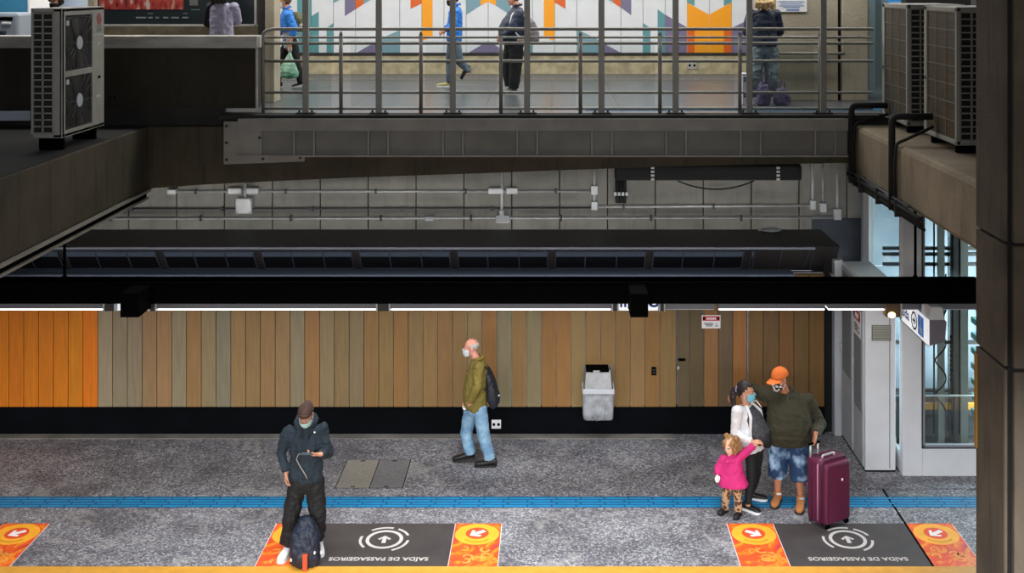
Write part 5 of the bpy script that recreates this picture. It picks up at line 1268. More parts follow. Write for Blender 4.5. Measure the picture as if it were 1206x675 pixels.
# ---- the man in the dark hoodie, looking at his phone ----
Yh = 12.76
h = Fig('man in dark slate hoodie and black trousers looking down at his phone', (X(358, Yh), Yh, 0), (0, -1, 0))
h.pel = P(361, 566, Yh + .02); h.neck = P(360, 500, Yh + .03)
h.shL = P(340, 507, Yh + .02); h.elL = P(331, 533, Yh + .03); h.wrL = P(337, 556, Yh - .06)
h.shR = P(380, 505, Yh + .02); h.elR = P(386, 532, Yh + .02); h.wrR = P(377, 535, Yh - .24)
h.hpL = P(351, 570, Yh + .02); h.knL = P(343, 608, Yh - .03); h.anL = P(338, 641, Yh - .02)
h.hpR = P(371, 570, Yh + .02); h.knR = P(374, 606, Yh - .03); h.anR = P(374, 633, Yh + .06)
h.head = Head(P(360, 488, Yh - .07), (0, -.80, -.60), 1.0, (0, -.60, .80))
h.body(m_skin, [(h.wrL, (.05, -.25, -1), (1, .1, 0), (0, -1, -.1), .5, 1.0), (h.wrR, (-1, -.25, .05), (.0, .2, 1), (-.2, -1, .2), .55, 1.0)])
h.head.eyes(h.root); h.head.mask(h.root, m_mask_mint)
obj('hair', h.head.shell(lambda q_: (q_.y < .03 or q_.z > .05) and q_.z > -.06, 1.06, .012), m_hair_dark, h.root)
hc_ = h.head.cap(h.root, m_brcap, brim=-1, z0=.030, grow=1.12)
b = B(); pipe(b, [h.head.p(.05 * math.cos(a_), .066 + .022 * math.sin(a_), .075 + .028 * math.sin(a_)) for a_ in [PI * i_ / 10 for i_ in range(11)]], .005, 6); obj('strap', b, m_hair_brown, hc_)
hd = h.top(m_hoodie, [(-.02, .165, .115, 0), (.04, .178, .125, .0), (.12, .182, .13, .005), (.3, .178, .125, .01), (.6, .184, .125, .01), (.80, .186, .108, 0), (.92, .135, .088, 0), (1.0, .08, .075, 0)], (.060, .060, .041), 'hoodie', fold=.020, fsc=8, hood=True, cuff=(.96, .93), seed=1.3)
b = B(); c = P(370.5, 509.5, Yh - .112); ell(b, c, .011, .008, .011, seg=10); obj('emblem', b, m_pwhite, hd)
b = B()
for sx in (-.03, .03): pipe(b, [P(360, 501, Yh - .09) + V((sx, 0, 0)), P(360, 508, Yh - .118) + V((sx * 1.2, 0, 0)), P(360, 518, Yh - .125) + V((sx * 1.3, 0, 0))], .004, 6)
obj('drawstring', b, m_blackc, hd)
h.legs(m_blackjean, std_legrings(.168, .122), (.106, .090, .086, .078), fold=.018, fsc=8, seed=4.2)
zt = lambda px, py: V((X(px, YF(py)), YF(py), 0))
shoe(h.root, V((h.anL.x + .02, 12.79, 0)), (-.16, -1, 0), m_shoew, m_shoew, .29, .105, .10)
shoe(h.root, V((h.anR.x - .0, 12.92, 0)), (.22, -1, 0), m_shoew, m_shoew, .29, .105, .10)
# phone with earphone cord
ph = h.wrR + V((-.135, -.075, .035))
t = thing('phone', 'dark phone held in the hand of the man in the hoodie', 'phone', ph)
b = B(); box(b, ph.x - .075, ph.x + .075, ph.y - .036, ph.y + .036, ph.z - .004, ph.z + .005, .003); obj('body', b, m_phone, t)
b = B(); box(b, ph.x - .066, ph.x + .066, ph.y - .032, ph.y + .032, ph.z + .005, ph.z + .006); obj('screen', b, M('phone_screen', (70, 84, 96), .1), t)
b = B(); pipe(b, [ph + V((-.075, 0, 0)), P(351, 536, Yh - .22), P(349, 541, Yh - .2), P(353, 549, Yh - .17), P(360, 560, Yh - .17), P(361.5, 564, Yh - .165)], .0055, 6, corner=.02); tag(obj('cord', b, m_cord), 'pale cord hanging from the phone of the man in the hoodie', 'cord')
# backpack standing between his feet
c = V((X(359, 12.50), 12.50, 0)); t = thing('backpack', 'navy backpack with rust strap standing between the white shoes', 'backpack', c)
b = B(); rings = []
for f_, w_, d_, y_ in ((0.0, .115, .08, 0), (.03, .150, .11, 0), (.12, .165, .125, 0), (.26, .158, .12, .02), (.38, .125, .10, .04), (.47, .07, .06, .07), (.50, .03, .03, .08)): rings.append((c + V((0, y_, f_ + .004)), V((w_, 0, 0)), V((0, d_, 0))))
loft(b, rings, 28, 2.8); obj('pack_body', remesh(b, .009, 3, .017, 9, 3.3), m_packnavy, t)
b = B(); rings = []
for f_, w_, d_ in ((.02, .05, .03), (.04, .075, .045), (.15, .078, .05), (.2, .06, .03)): rings.append((c + V((.0, -.11, f_)), V((w_, 0, 0)), V((0, d_, 0))))
loft(b, rings, 20, 3); obj('front_pocket', b, m_packblack, t, smooth=True)
b = B(); prism(b, [c + V((.012, -.172, .015)), c + V((.062, -.172, .015)), c + V((.06, -.168, .17)), c + V((.012, -.168, .17))], (0, .02, 0)); box(b, c.x + .006, c.x + .066, c.y - .17, c.y - .12, .165, .19, .006); obj('strap', b, m_rust, t)
b = B(); pipe(b, [c + V((-.03, .06, .43)), c + V((-.02, .05, .49)), c + V((.03, .05, .49)), c + V((.04, .06, .43))], .011, 8, corner=.03); obj('grab_handle', b, m_blackc, t)
b = B(); pipe(b, [c + V((.03, -.03, .42)), c + V((.08, -.09, .30)), c + V((.10, -.10, .12))], .007, 6); pipe(b, [c + V((-.05, -.01, .42)), c + V((-.10, -.08, .28)), c + V((-.11, -.1, .1))], .007, 6); obj('zip', b, m_blackc, t)
b = B(); ell(b, c + V((-.128, -.07, .10)), .016, .03, .04); ell(b, c + V((.125, -.08, .17)), .012, .02, .02); obj('patch', b, m_pwhite, t)

# ---- the walking man at the planks, in profile ----
Yw = 15.12
w = Fig('bald man in olive jacket and pale jeans walking past the timber wall', (X(560, Yw), Yw, 0), (-1, 0, 0))
w.pel = P(561, 478, Yw); w.neck = P(563, 424, Yw)
w.shL = P(564, 432, Yw - .17); w.elL = P(562, 457, Yw - .23); w.wrL = P(555, 472, Yw - .18)
w.shR = P(561, 432, Yw + .17); w.elR = P(554, 457, Yw + .22); w.wrR = P(550, 470, Yw + .12)
w.hpL = P(565, 483, Yw - .08); w.knL = P(570, 514, Yw - .07); w.anL = P(577, 540, Yw - .06)
w.hpR = P(555, 483, Yw + .08); w.knR = P(549, 509, Yw + .08); w.anR = P(554, 534, Yw + .08)
w.head = Head(P(555, 409, Yw), (-1, -.06, -.12), .97, (-.12, 0, 1))
w.body(m_skin_pink, [(w.wrL, (-.1, .35, -1), (0, 1, 0), (-1, 0, .2), .4, 1.0), (w.wrR, (.1, -.35, -1), (0, -1, 0), (-1, 0, .2), .4, 1.0)])
w.head.eyes(w.root); w.head.mask(w.root, m_mask_white)
obj('hair', w.head.shell(lambda q_: q_.y < .02 and -.055 < q_.z < .055 and not (q_.y > -.035 and q_.z < -.0), 1.05, .010), m_hair_grey, w.root)
w.top(m_olive, [(-.06, .165, .135, .0), (.0, .172, .145, .01), (.1, .175, .15, .02), (.3, .175, .155, .025), (.6, .18, .145, .005), (.82, .18, .125, -.01), (.93, .13, .095, -.01), (1.0, .075, .075, 0)], (.074, .066, .046), 'jacket', collar=.025, fold=.012, cuff=(1.12, 1.15), seed=5.1)
w.legs(m_jean, std_legrings(.155, .125, .2), (.096, .080, .078, .074), fold=.012, fsc=8, seed=6.6)
shoe(w.root, V((w.anL.x + .09, Yw - .06, 0)), (-1, -.05, 0), m_shoeb, m_shoeb, .30, .10, .095)
shoe(w.root, V((w.anR.x + .06, Yw + .08, .055)), (-1, -.05, 0), m_shoeb, m_shoeb, .30, .10, .095, pitch=.16)
b = B(); c = P(547.5, 479.5, Yw - .02); ell(b, c, .03, .10, .02); obj('shirt_tail', b, m_pwhite, w.root)
c = P(580, 456, Yw); t = thing('backpack', 'flat charcoal backpack on the back of the walking man', 'backpack', P(581, 478, Yw))
b = B(); rings = []
for py, px, rx, ry in ((478.5, 581.5, .03, .10), (476, 581.5, .06, .14), (468, 580.5, .085, .155), (455, 579, .075, .155), (444, 576.5, .06, .145), (436, 573.5, .045, .12), (431, 571.5, .03, .08)): rings.append((P(px, py, Yw), V((rx, 0, 0)), V((0, ry, 0))))
loft(b, rings, 24, 2.8); obj('pack_body', remesh(b, .010, 3, .008, 10, 7), m_packblack, t)
b = B(); ell(b, P(586.5, 468, Yw), .03, .10, .09); obj('front_pocket', b, m_packnavy, t)
b = B(); pipe(b, [P(573, 434, Yw - .13), P(566, 426.5, Yw - .14), P(558.5, 431, Yw - .145), P(558, 444, Yw - .16), P(566, 456, Yw - .15), P(576, 462, Yw - .13)], .011, 6, corner=.04); obj('strap', b, m_packblack, t)
b = B(); ell(b, P(587.5, 466, Yw - .08), .012, .012, .012, seg=8); obj('zip_pull', b, m_pwhite, t)
# ---- the woman in the white jacket ----
Yo = 13.92
o = Fig('woman in open white jacket and blue mask holding the hand of the girl', (X(886, Yo), Yo, 0), (.90, -.44, 0), .96)
o.pel = P(887, 516, Yo); o.neck = P(879, 476, Yo + .02)
o.shR = P(868, 484, Yo - .12); o.elR = P(866, 510, Yo - .12); o.wrR = P(886, 520.5, 13.66)
o.shL = P(888, 483, Yo + .16); o.elL = P(898, 503, Yo + .20); o.wrL = P(902, 514, Yo - .01)
o.hpR = P(884, 522, Yo - .04); o.knR = P(885, 560, 13.80); o.anR = P(881, 594, 13.76)
o.hpL = P(892, 521, Yo + .06); o.knL = P(891, 556, Yo + .10); o.anL = P(885, 580, 14.10)
o.head = Head(P(878.5, 460.5, Yo - .01), (.90, -.42, -.10), .98)
o.body(m_skin, [(o.wrR, (.75, -.1, .05), (.2, .3, -1), (.2, -.6, .6), .6, .92), (o.wrL, (.2, -.8, -.5), (-1, 0, 0), (0, 0, 1), .4, .92)])
o.head.eyes(o.root); o.head.mask(o.root, m_mask_blue)
hr = o.head.shell(lambda q_: (q_.y < .045 or q_.z > .075) and (q_.z > -.07) and (q_.y < .01 or q_.z > .03), 1.12, .014, noise_=.008)
obj('hair', hr, m_hair_dark, o.root)
b = B(); limb(b, [o.head.p(0, -.10, .0), o.head.p(0, -.15, -.05), o.head.p(.01, -.155, -.13), o.head.p(.02, -.13, -.22)], [.04, .042, .036, .016], 10); obj('ponytail', remesh(b, .008, 2, .012, 30, 2), m_hair_dark, o.root)
b = B(); pipe(b, [o.head.p(.045 * math.cos(a_), -.118, -.005 + .045 * math.sin(a_)) for a_ in [i_ * PI / 6 for i_ in range(13)]], .011, 8); obj('hair_tie', b, M('mauve_hair_tie', (150, 120, 150), .7), o.root)
o.top(m_blouse, [(-.14, .145, .135, .03), (.0, .158, .165, .055), (.2, .16, .178, .065), (.45, .15, .15, .045), (.7, .15, .125, .02), (.85, .13, .09, 0), (.97, .07, .065, 0)], (.05, .045, .036), 'blouse', fold=.006, cuff=(.9, .3), seed=8)
o.top(m_wjack, [(-.32, .180, .150, -.030), (-.1, .184, .158, -.022), (.15, .180, .158, -.016), (.45, .172, .138, -.014), (.75, .172, .114, -.012), (.9, .13, .085, -.015), (.99, .075, .07, -.01)], (.066, .060, .046), 'jacket', fold=.010, cuff=(.9, .97), collar=.0, seed=9.4)
b = B()   # open front edges of the jacket
for sx in (-1, 1): limb(b, [o.neck + o.tr * (.055 * sx) + o.tf * .045, o.neck * .72 + o.pel * .28 + o.tr * (.12 * sx) + o.tf * .105, o.neck * .35 + o.pel * .65 + o.tr * (.158 * sx) + o.tf * .085, o.pel + o.tr * (.165 * sx) + o.tf * .075 - V((0, 0, .09))], [.016, .022, .018, .015], 8)
obj('lapel', remesh(b, .008, 2), m_wjack, o.root)
o.legs(m_blackc, [(-.24, .10, .10, 0), (-.1, .15, .12, 0), (.05, .15, .125, 0), (.2, .14, .12, .02)], (.088, .060, .056, .042), fold=.006, seed=10)
shoe(o.root, V((o.anR.x - .05, 13.82, 0)), (.80, -.60, 0), m_shoeb, m_shoew, .235, .09, .085)
shoe(o.root, V((o.anL.x - .05, 14.10, 0)), (.97, -.22, 0), m_shoeb, m_shoew, .25, .09, .085)
b = B(); pipe(b, [o.head.p(.03, .075, -.11), P(891, 472, 13.76), P(897, 480, 13.72)], .004, 6); obj('mask_cord', b, m_pwhite, o.root)
c = P(902.5, 517, 13.86); t = thing('handbag', 'small black handbag hanging at the hip of the woman in white', 'handbag', c - V((0, 0, .09)))
b = B(); rings = [(c + V((0, 0, z_)), V((.055 * w_, 0, 0)), V((0, .09 * w_, 0))) for z_, w_ in ((-.09, .7), (-.07, .95), (0, 1), (.06, .9), (.085, .6))]; loft(b, rings, 20, 3); obj('bag_body', b, m_blackc, t, smooth=True)
b = B(); pipe(b, [c + V((0, -.06, .08)), c + V((-.02, -.03, .16)), c + V((-.03, .03, .16)), c + V((0, .06, .08))], .007, 6, corner=.03); obj('strap', b, m_blackc, t)

# ---- the man in the orange cap ----
Ym = 13.98
m = Fig('heavy man in orange cap, dark olive sweater and washed denim shorts', (X(929, Ym), Ym, 0), (-.32, -.95, 0), 1.05)
m.pel = P(930, 508, Ym); m.neck = P(927, 462, Ym + .02)
m.shL = P(907, 467, Ym + .06); m.elL = P(886, 459, Ym + .24); m.wrL = P(868, 462, Ym + .14)
m.shR = P(951, 471, Ym - .02); m.elR = P(965.5, 499, Ym + .0); m.wrR = GRIP + V((.03, .05, .085))
m.hpL = P(918, 513, Ym + .02); m.knL = P(916, 551, Ym - .03); m.anL = P(916, 582, Ym + .03)
m.hpR = P(941, 513, Ym - .02); m.knR = P(941, 552, Ym - .08); m.anR = P(943, 588, Ym - .10)
m.head = Head(P(918, 446, Ym - .06), (-.80, -.58, -.16), 1.08, (-.25, -.15, 1))
m.body(m_skin_tan, [(m.wrL, (-.75, -.35, -.45), (0, -1, -.3), (-.2, 0, 1), .3, 1.05), (m.wrR, (-.25, -.35, -.9), (-.9, -.1, .3), (-.3, -1, .1), .75, 1.05)], 1.2)
m.head.eyes(m.root); m.head.mask(m.root, m_bwmask)
obj('hair', m.head.shell(lambda q_: q_.y < .02 and -.045 < q_.z and (q_.y < -.03 or q_.z > .03), 1.05, .008, noise_=.003), m_hair_dark, m.root)
m.head.cap(m.root, m_orange, 1, .022, bl=.10)
def belly(bm): ell(bm, m.pel * .66 + m.neck * .34 + m.f * .075, .24, .19, .26, (m.tr, m.tf, V((0, 0, 1))), 20)
m.top(m_green, [(-.27, .235, .175, .02), (-.2, .255, .195, .03), (.0, .262, .215, .045), (.25, .262, .222, .05), (.5, .25, .195, .035), (.75, .232, .155, .01), (.9, .165, .115, 0), (1.0, .088, .085, 0)], (.076, .072, .050), 'sweater', fold=.014, cuff=(.95, .93), collar=.018, seed=11, extra=belly)
b = B(); limb(b, [m.neck + m.tf * .07 + V((0, 0, .02)), m.neck * .8 + m.pel * .2 + m.tf * .175], [.006, .005], 6); obj('zip', b, m_conduit_dark, m.root)
m.legs(m_wash, [(-.42, .13, .11, 0), (-.25, .225, .165, 0), (0, .24, .18, .02), (.15, .235, .18, .03)], (.128, .108, .110, .1), 'denim_shorts', end=(.27, .34), fold=.014, fsc=8, seed=12)
for an, hy, d in ((m.anL, .06, (-.42, -.9, 0)), (m.anR, .05, (-.36, -.93, 0))):
    sh = shoe(m.root, V((an.x + .03, an.y + hy, 0)), d, m_boot, m_bootsole, .29, .105, .125, name='boot')
    b = B(); limb(b, [V((an.x, an.y, .07)), V((an.x, an.y, .145))], [.054, .054], 14, True); obj('boot_cuff', b, m_boot, sh)
    b = B(); box(b, an.x - .03, an.x + .03, an.y - .075, an.y - .045, .118, .14, .004); obj('buckle', b, m_alu, sh)

# ---- the little girl ----
Yg = 13.7
g = Fig('little girl in pink coat and leopard print trousers', (X(861, Yg), Yg, 0), (-.42, -.91, 0), .55)
g.pel = P(863, 562, Yg); g.neck = P(862, 536, Yg)
g.shL = P(852.5, 540, Yg + .02); g.elL = P(846, 551, Yg + .02); g.wrL = P(845, 559.5, Yg - .04)
g.shR = P(872, 538.5, Yg - .03); g.elR = P(880, 531.5, Yg - .05); g.wrR = P(888, 524.5, 13.64)
g.hpL = P(858, 566, Yg + .02); g.knL = P(855, 583, Yg); g.anL = P(854, 599, Yg + .03)
g.hpR = P(868, 566, Yg - .02); g.knR = P(869, 585, Yg - .05); g.anR = P(869.5, 602, Yg - .06)
g.head = Head(P(860.5, 525.5, Yg - .01), (-.66, -.70, -.26), .86)
g.body(m_skin_child, [(g.wrL, (-.1, -.2, -1), (1, 0, 0), (0, -1, 0), .5, .55), (g.wrR, (.75, 0, .65), (.3, .9, -.2), (-.5, -.2, .8), .5, .55)], 1.0, .005)
g.head.eyes(g.root)
b = B(); g.head.e(b, 0, .092, -.066, .020, .008, .007, 12); obj('lips', b, m_lip, g.root)
b = B(); rg = random.Random(4)
g.head.e(b, 0, -.03, .04, .084, .086, .084, 20)
for sx in (-1, 1):
    for i_ in range(7):
        y_ = .045 - .024 * i_; z_ = .05 - .012 * abs(i_ - 2)
        limb(b, [g.head.p(sx * .05, y_, .08), g.head.p(sx * .078, y_ - .01, z_ - .015), g.head.p(sx * (.078 + .010 * (i_ % 2)), y_ - .015, -.035 - .012 * (i_ % 3)), g.head.p(sx * .074, y_ - .02, -.085)], [.024, .024, .022, .012], 8)
limb(b, [g.head.p(-.05, .055, .075), g.head.p(-.068, .06, .04)], [.022, .012], 8); limb(b, [g.head.p(.05, .055, .075), g.head.p(.068, .06, .04)], [.022, .012], 8)
obj('hair', remesh(b, .006, 2, .012, 30, 3.3, (1, 1, .5)), m_hair_light, g.root)
for sx in (-1, 1):
    b = B(); g.head.e(b, sx * .078, -.045, .115, .034, .034, .032, 14); obj('hair_bun', remesh(b, .006, 1, .010, 40, sx), m_hair_light, g.root)
K = .55
g.top(m_pink, [(t_, a_ / K, b_ / K, c_ / K) for t_, a_, b_, c_ in ((-.32, .185, .15, .01), (-.1, .168, .138, .01), (.2, .142, .12, .008), (.55, .122, .10, .005), (.8, .118, .085, 0), (.93, .085, .065, 0), (1.0, .05, .05, 0))], (.050 / K, .046 / K, .040 / K), 'coat', .009, .007, 12, cuff=(.95, .97), collar=.02, seed=13)
b = B(); c = g.neck + g.f * .095 - V((0, 0, .05))
for sx in (-1, 1): ell(b, c + V((sx * .035, 0, 0)), .032, .014, .018, seg=10)
ell(b, c + V((0, -.006, 0)), .012, .012, .012, seg=8); obj('bow', b, m_pink, g.root)
b = B(); ell(b, g.wrL + V((-.005, -.012, -.045)), .032, .028, .045, seg=14); ell(b, g.wrL + V((.02, -.02, -.03)), .012, .012, .025, seg=8); obj('mitten', remesh(b, .006, 1), m_pwhite, g.root)
g.legs(m_leop, [(t_, a_ / K, b_ / K, 0) for t_, a_, b_ in ((-.3, .07, .06), (-.1, .105, .085), (.1, .11, .09), (.3, .10, .085))], (.060 / K, .050 / K, .049 / K, .046 / K), fold=.005, vox=.008, seed=14)
for an, d in ((g.anL, (-.75, -.66, 0)), (g.anR, (-.55, -.83, 0))): shoe(g.root, V((an.x + .03, an.y + .03, 0)), d, m_shoeb, m_blackc, .165, .068, .055)

# ---- people on the upper walkway ----
def walker(label, px, y, fwd, J, k, skin, hands=(1, 1), vox=.009):
    f = Fig(label, (X(px, y), y, WZ), fwd, k)
    for n_, (a, b_, d) in J.items(): setattr(f, n_, P(a, b_, y + d))
    return f
def finish(f, hc, hf, skin, hk=1.0, curl=.4, hp=None):
    f.head = Head(hc, hf, hk)
    hs = []
    for wr, el, sgn_ in ((f.wrL, f.elL, -1), (f.wrR, f.elR, 1)):
        d = (wr - el).normalized(); s_ = f.f.cross(V((0, 0, 1))); hs.append((wr, d, s_ * -sgn_ if abs(d.z) > .6 else V((0, 0, -1)), f.f if abs(d.z) > .6 else s_ * -sgn_, curl, f.k))
    f.body(skin, hs, .95, .0085); f.head.eyes(f.root)
# blue jacket and carrier bag
y = 19.9
f = walker('person in blue jacket carrying a green bag beside the left walkway pillar', 341, y, (-1, 0, 0), dict(pel=(342, 46, 0), neck=(338, 12, 0), shL=(340, 18, -.17), elL=(346, 34, -.22), wrL=(342, 50, -.24), shR=(336, 18, .17), elR=(331, 34, .2), wrR=(325, 45, .18), hpL=(344, 49, -.07), knL=(349, 75, -.08), anL=(355, 97, -.08), hpR=(341, 49, .08), knR=(330, 70, .08), anR=(327, 98, .08)), 1.0, m_skin)
finish(f, P(335, 2, y), (-1, -.15, -.1), m_skin)
f.top(M('pale_grey_shirt', (176, 184, 200), .8, bump=.1), [(-.30, .165, .125, 0), (0, .165, .125, 0), (.4, .15, .115, 0), (.8, .15, .11, 0)], (.05, .05, .04), 'shirt', cuff=(.3, .3), seed=15)
f.top(m_bluej, [(.28, .19, .15, .01), (.45, .195, .155, .01), (.75, .19, .14, 0), (.9, .14, .10, 0), (1.0, .08, .08, 0)], (.078, .07, .05), 'jacket', fold=.014, collar=.03, cuff=(.5, .95), seed=16)
f.legs(m_blackc, std_legrings(.155, .125), (.098, .08, .075, .062), seed=17)
obj('hair', f.head.shell(lambda q_: (q_.y < .05 or q_.z > .06) and q_.z > -.08 and (q_.y < .02 or q_.z > .03), 1.16, .016, noise_=.012), m_hair_brown, f.root)
f.head.mask(f.root, m_mask_white)
shoe(f.root, V((f.anL.x + .11, y - .08, WZ + .06)), (-1, 0, 0), m_shoeb, m_shoew, .28, .1, .09, pitch=.2); shoe(f.root, V((f.anR.x + .08, y + .08, WZ)), (-1, 0, 0), m_shoeb, m_shoew, .28, .1, .09)
c = P(352, 25, y - .02); t = thing('backpack', 'olive backpack on the back of the person in the blue jacket', 'backpack', P(352, 36, y))
b = B(); loft(b, [(P(353, 37, y), V((.06, 0, 0)), V((0, .10, 0))), (P(353, 33, y), V((.09, 0, 0)), V((0, .14, 0))), (P(352, 22, y), V((.09, 0, 0)), V((0, .14, 0))), (P(349, 14, y), V((.05, 0, 0)), V((0, .10, 0)))], 20, 3); obj('pack_body', remesh(b, .012, 3, .008, 9, 1), M('olive_pack', (78, 80, 50), .7), t)
b = B(); ell(b, P(355, 31, y - .12), .05, .03, .05); obj('pale_pocket', b, m_cap, t)
hb = P(341.5, 58, y - .24); t = thing('carrier_bag', 'green and white plastic carrier bag in the hand of the person in blue', 'bag', P(340, 92, y - .24))
b = B(); rings = [(P(px_, py_, y - .24), V((rx_, 0, 0)), V((0, ry_, 0))) for px_, py_, rx_, ry_ in ((340.5, 92, .09, .06), (340.5, 90, .16, .09), (340, 84, .17, .10), (340, 76, .12, .08), (341, 68, .05, .04), (341.5, 63, .02, .02))]; loft(b, rings, 24, 2.6); obj('bag_body', remesh(b, .01, 2, .016, 8, 2), M('green_plastic', (176, 212, 190), .35, col2=(50, 128, 96), scale=4), t)
b = B(); pipe(b, [P(341, 65, y - .26), hb + V((-.02, -.02, .03)), hb + V((.03, 0, .03)), P(342, 65, y - .22)], .008, 6, corner=.02); obj('handle', b, m_pwhite, t)
# bright blue jacket, mid stride
y = 20.0
f = walker('person in bright blue jacket and jeans in mid stride on the walkway', 534, y, (-1, 0, 0), dict(pel=(535, 44, 0), neck=(537, 8, 0), shL=(537, 14, -.17), elL=(534, 30, -.22), wrL=(525, 36, -.20), shR=(535, 14, .17), elR=(530, 30, .2), wrR=(524, 34, .14), hpL=(536, 47, -.07), knL=(541, 72, -.08), anL=(553, 84, -.08), hpR=(533, 47, .08), knR=(530, 74, .08), anR=(530, 98, .08)), 1.0, m_skin)
finish(f, P(534, -1, y), (-1, -.1, -.1), m_skin_tan)
f.top(m_bluej, [(-.12, .165, .13, 0), (.05, .17, .135, 0), (.4, .17, .13, 0), (.8, .175, .12, 0), (.92, .13, .09, 0), (1.0, .075, .075, 0)], (.07, .062, .045), 'jacket', fold=.012, collar=.03, seed=18)
f.legs(M('dark_denim', (44, 54, 72), .8, col2=(110, 128, 140), scale=3, bump=.1), std_legrings(.15, .12), (.096, .075, .068, .055), seed=19)
obj('hair', f.head.shell(lambda q_: (q_.y < .04 or q_.z > .06) and q_.z > -.06 and (q_.y < .02 or q_.z > .03), 1.08, .012), m_hair_dark, f.root); f.head.mask(f.root, m_blackc)
shoe(f.root, V((f.anR.x + .04, y + .08, WZ)), (-1, 0, 0), M('straw_shoe', (190, 176, 110), .6), m_pwhite, .28, .1, .09)
shoe(f.root, V((f.anL.x + .02, y - .08, Z(78, y))), (-.55, 0, -.0), m_shoeb, m_shoeb, .28, .1, .09, pitch=1.0)
# navy jacket, heavy, grey backpack
y = 18.76
f = walker('heavy person in navy jacket with grey backpack on the walkway', 606, y, (-1, 0, 0), dict(pel=(606, 48, 0), neck=(609, 9, 0), shL=(611, 16, -.2), elL=(604, 34, -.26), wrL=(593, 42, -.22), shR=(607, 16, .2), elR=(599, 34, .24), wrR=(592, 42, .16), hpL=(608, 51, -.08), knL=(607, 80, -.08), anL=(605, 104, -.08), hpR=(603, 51, .09), knR=(598, 79, .09), anR=(601, 101, .09)), 1.05, m_skin)
finish(f, P(605, -2, y), (-1, -.1, -.1), m_skin)
f.top(m_navyc, [(-.06, .19, .17, .02), (.1, .2, .2, .05), (.35, .205, .215, .06), (.6, .205, .18, .03), (.82, .195, .14, 0), (.92, .15, .10, 0), (1.0, .085, .085, 0)], (.08, .072, .05), 'jacket', fold=.010, collar=.03, seed=20)
f.legs(m_blackc, std_legrings(.175, .15), (.12, .098, .092, .08), fold=.01, seed=21)
b = B(); c = f.pel + (f.neck - f.pel) * -.02
loft(b, [(c, f.tr * .2, f.f * .175), (c + V((0, 0, .05)), f.tr * .205, f.f * .19)], 24, 2.3); obj('shirt_hem', b, M('rosy_shirt', (150, 128, 124), .8), f.root)
obj('hair', f.head.shell(lambda q_: (q_.y < .04 or q_.z > .06) and q_.z > -.07 and (q_.y < .02 or q_.z > .03), 1.08, .012), m_hair_dark, f.root)
for an, dy in ((f.anL, -.08), (f.anR, .09)): shoe(f.root, V((an.x + .06, y + dy, WZ)), (-1, 0, 0), M('grey_trainer', (120, 120, 122), .6) if 'grey_trainer' not in bpy.data.materials else bpy.data.materials['grey_trainer'], m_cap, .29, .105, .09)
t = thing('backpack', 'grey backpack on the back of the person in the navy jacket', 'backpack', P(627, 52, y))
b = B(); loft(b, [(P(627, 52, y), V((.06, 0, 0)), V((0, .11, 0))), (P(628, 48, y), V((.10, 0, 0)), V((0, .16, 0))), (P(627, 38, y), V((.11, 0, 0)), V((0, .16, 0))), (P(624, 26, y), V((.08, 0, 0)), V((0, .14, 0))), (P(622, 21, y), V((.04, 0, 0)), V((0, .09, 0)))], 22, 2.8); obj('pack_body', remesh(b, .012, 3, .010, 9, 5), M('grey_pack', (104, 100, 104), .7), t)
b = B(); pipe(b, [P(620, 24, y - .17), P(613, 11, y - .19), P(603, 16, y - .21), P(600, 30, y - .24), P(612, 44, y - .2)], .012, 6, corner=.05); obj('strap', b, m_pwhite, t)
# blonde woman seen from behind, with bags
y = 17.32
f = walker('blonde woman in quilted navy jacket and grey jeans seen from behind', 899, y, (0, 1, 0), dict(pel=(900, 54, 0), neck=(899, 11, 0), shL=(885, 17, 0), elL=(879, 37, .05), wrL=(886, 45, .22), shR=(914, 17, 0), elR=(918, 37, .05), wrR=(911, 45, .22), hpL=(892.5, 58, 0), knL=(890, 88, -.02), anL=(888.5, 114, .02), hpR=(908, 58, 0), knR=(909, 88, -.02), anR=(910, 114, .02)), 1.0, m_skin)
finish(f, P(900, -1, y + .03), (.15, 1, -.25), m_skin)
f.top(m_navyc, [(-.02, .195, .135, 0), (.05, .20, .14, 0), (.3, .195, .135, 0), (.6, .195, .135, 0), (.84, .195, .12, 0), (.94, .14, .09, 0), (1.0, .085, .085, 0)], (.078, .072, .05), 'jacket', fold=.010, fsc=12, collar=.03, seed=22)
f.legs(m_greyj, std_legrings(.175, .125), (.112, .098, .095, .085), fold=.016, fsc=7, seed=23)
obj('hair', f.head.shell(lambda q_: q_.y < .05 or q_.z > .05, 1.2, .02, noise_=.02, nsc=22), m_hair_blonde, f.root)
b = B(); hp_ = f.head
for i_ in range(9): limb(b, [hp_.p(-.085 + .021 * i_, -.07, .02), hp_.p(-.12 + .03 * i_, -.12, -.09), hp_.p(-.13 + .034 * i_, -.105, -.15 - .02 * (i_ % 3))], [.03, .032, .014], 8)
obj('hair_curls', remesh(b, .008, 1, .012, 30, 6), m_hair_blonde, f.root)
for an in (f.anL, f.anR): shoe(f.root, V((an.x, y - .08, WZ)), (0, 1, 0), m_shoew, m_shoew, .26, .1, .09)
m_purple = M('purple_bag_nylon', (86, 78, 108), .65, var=.2, scale=9, bump=.15)
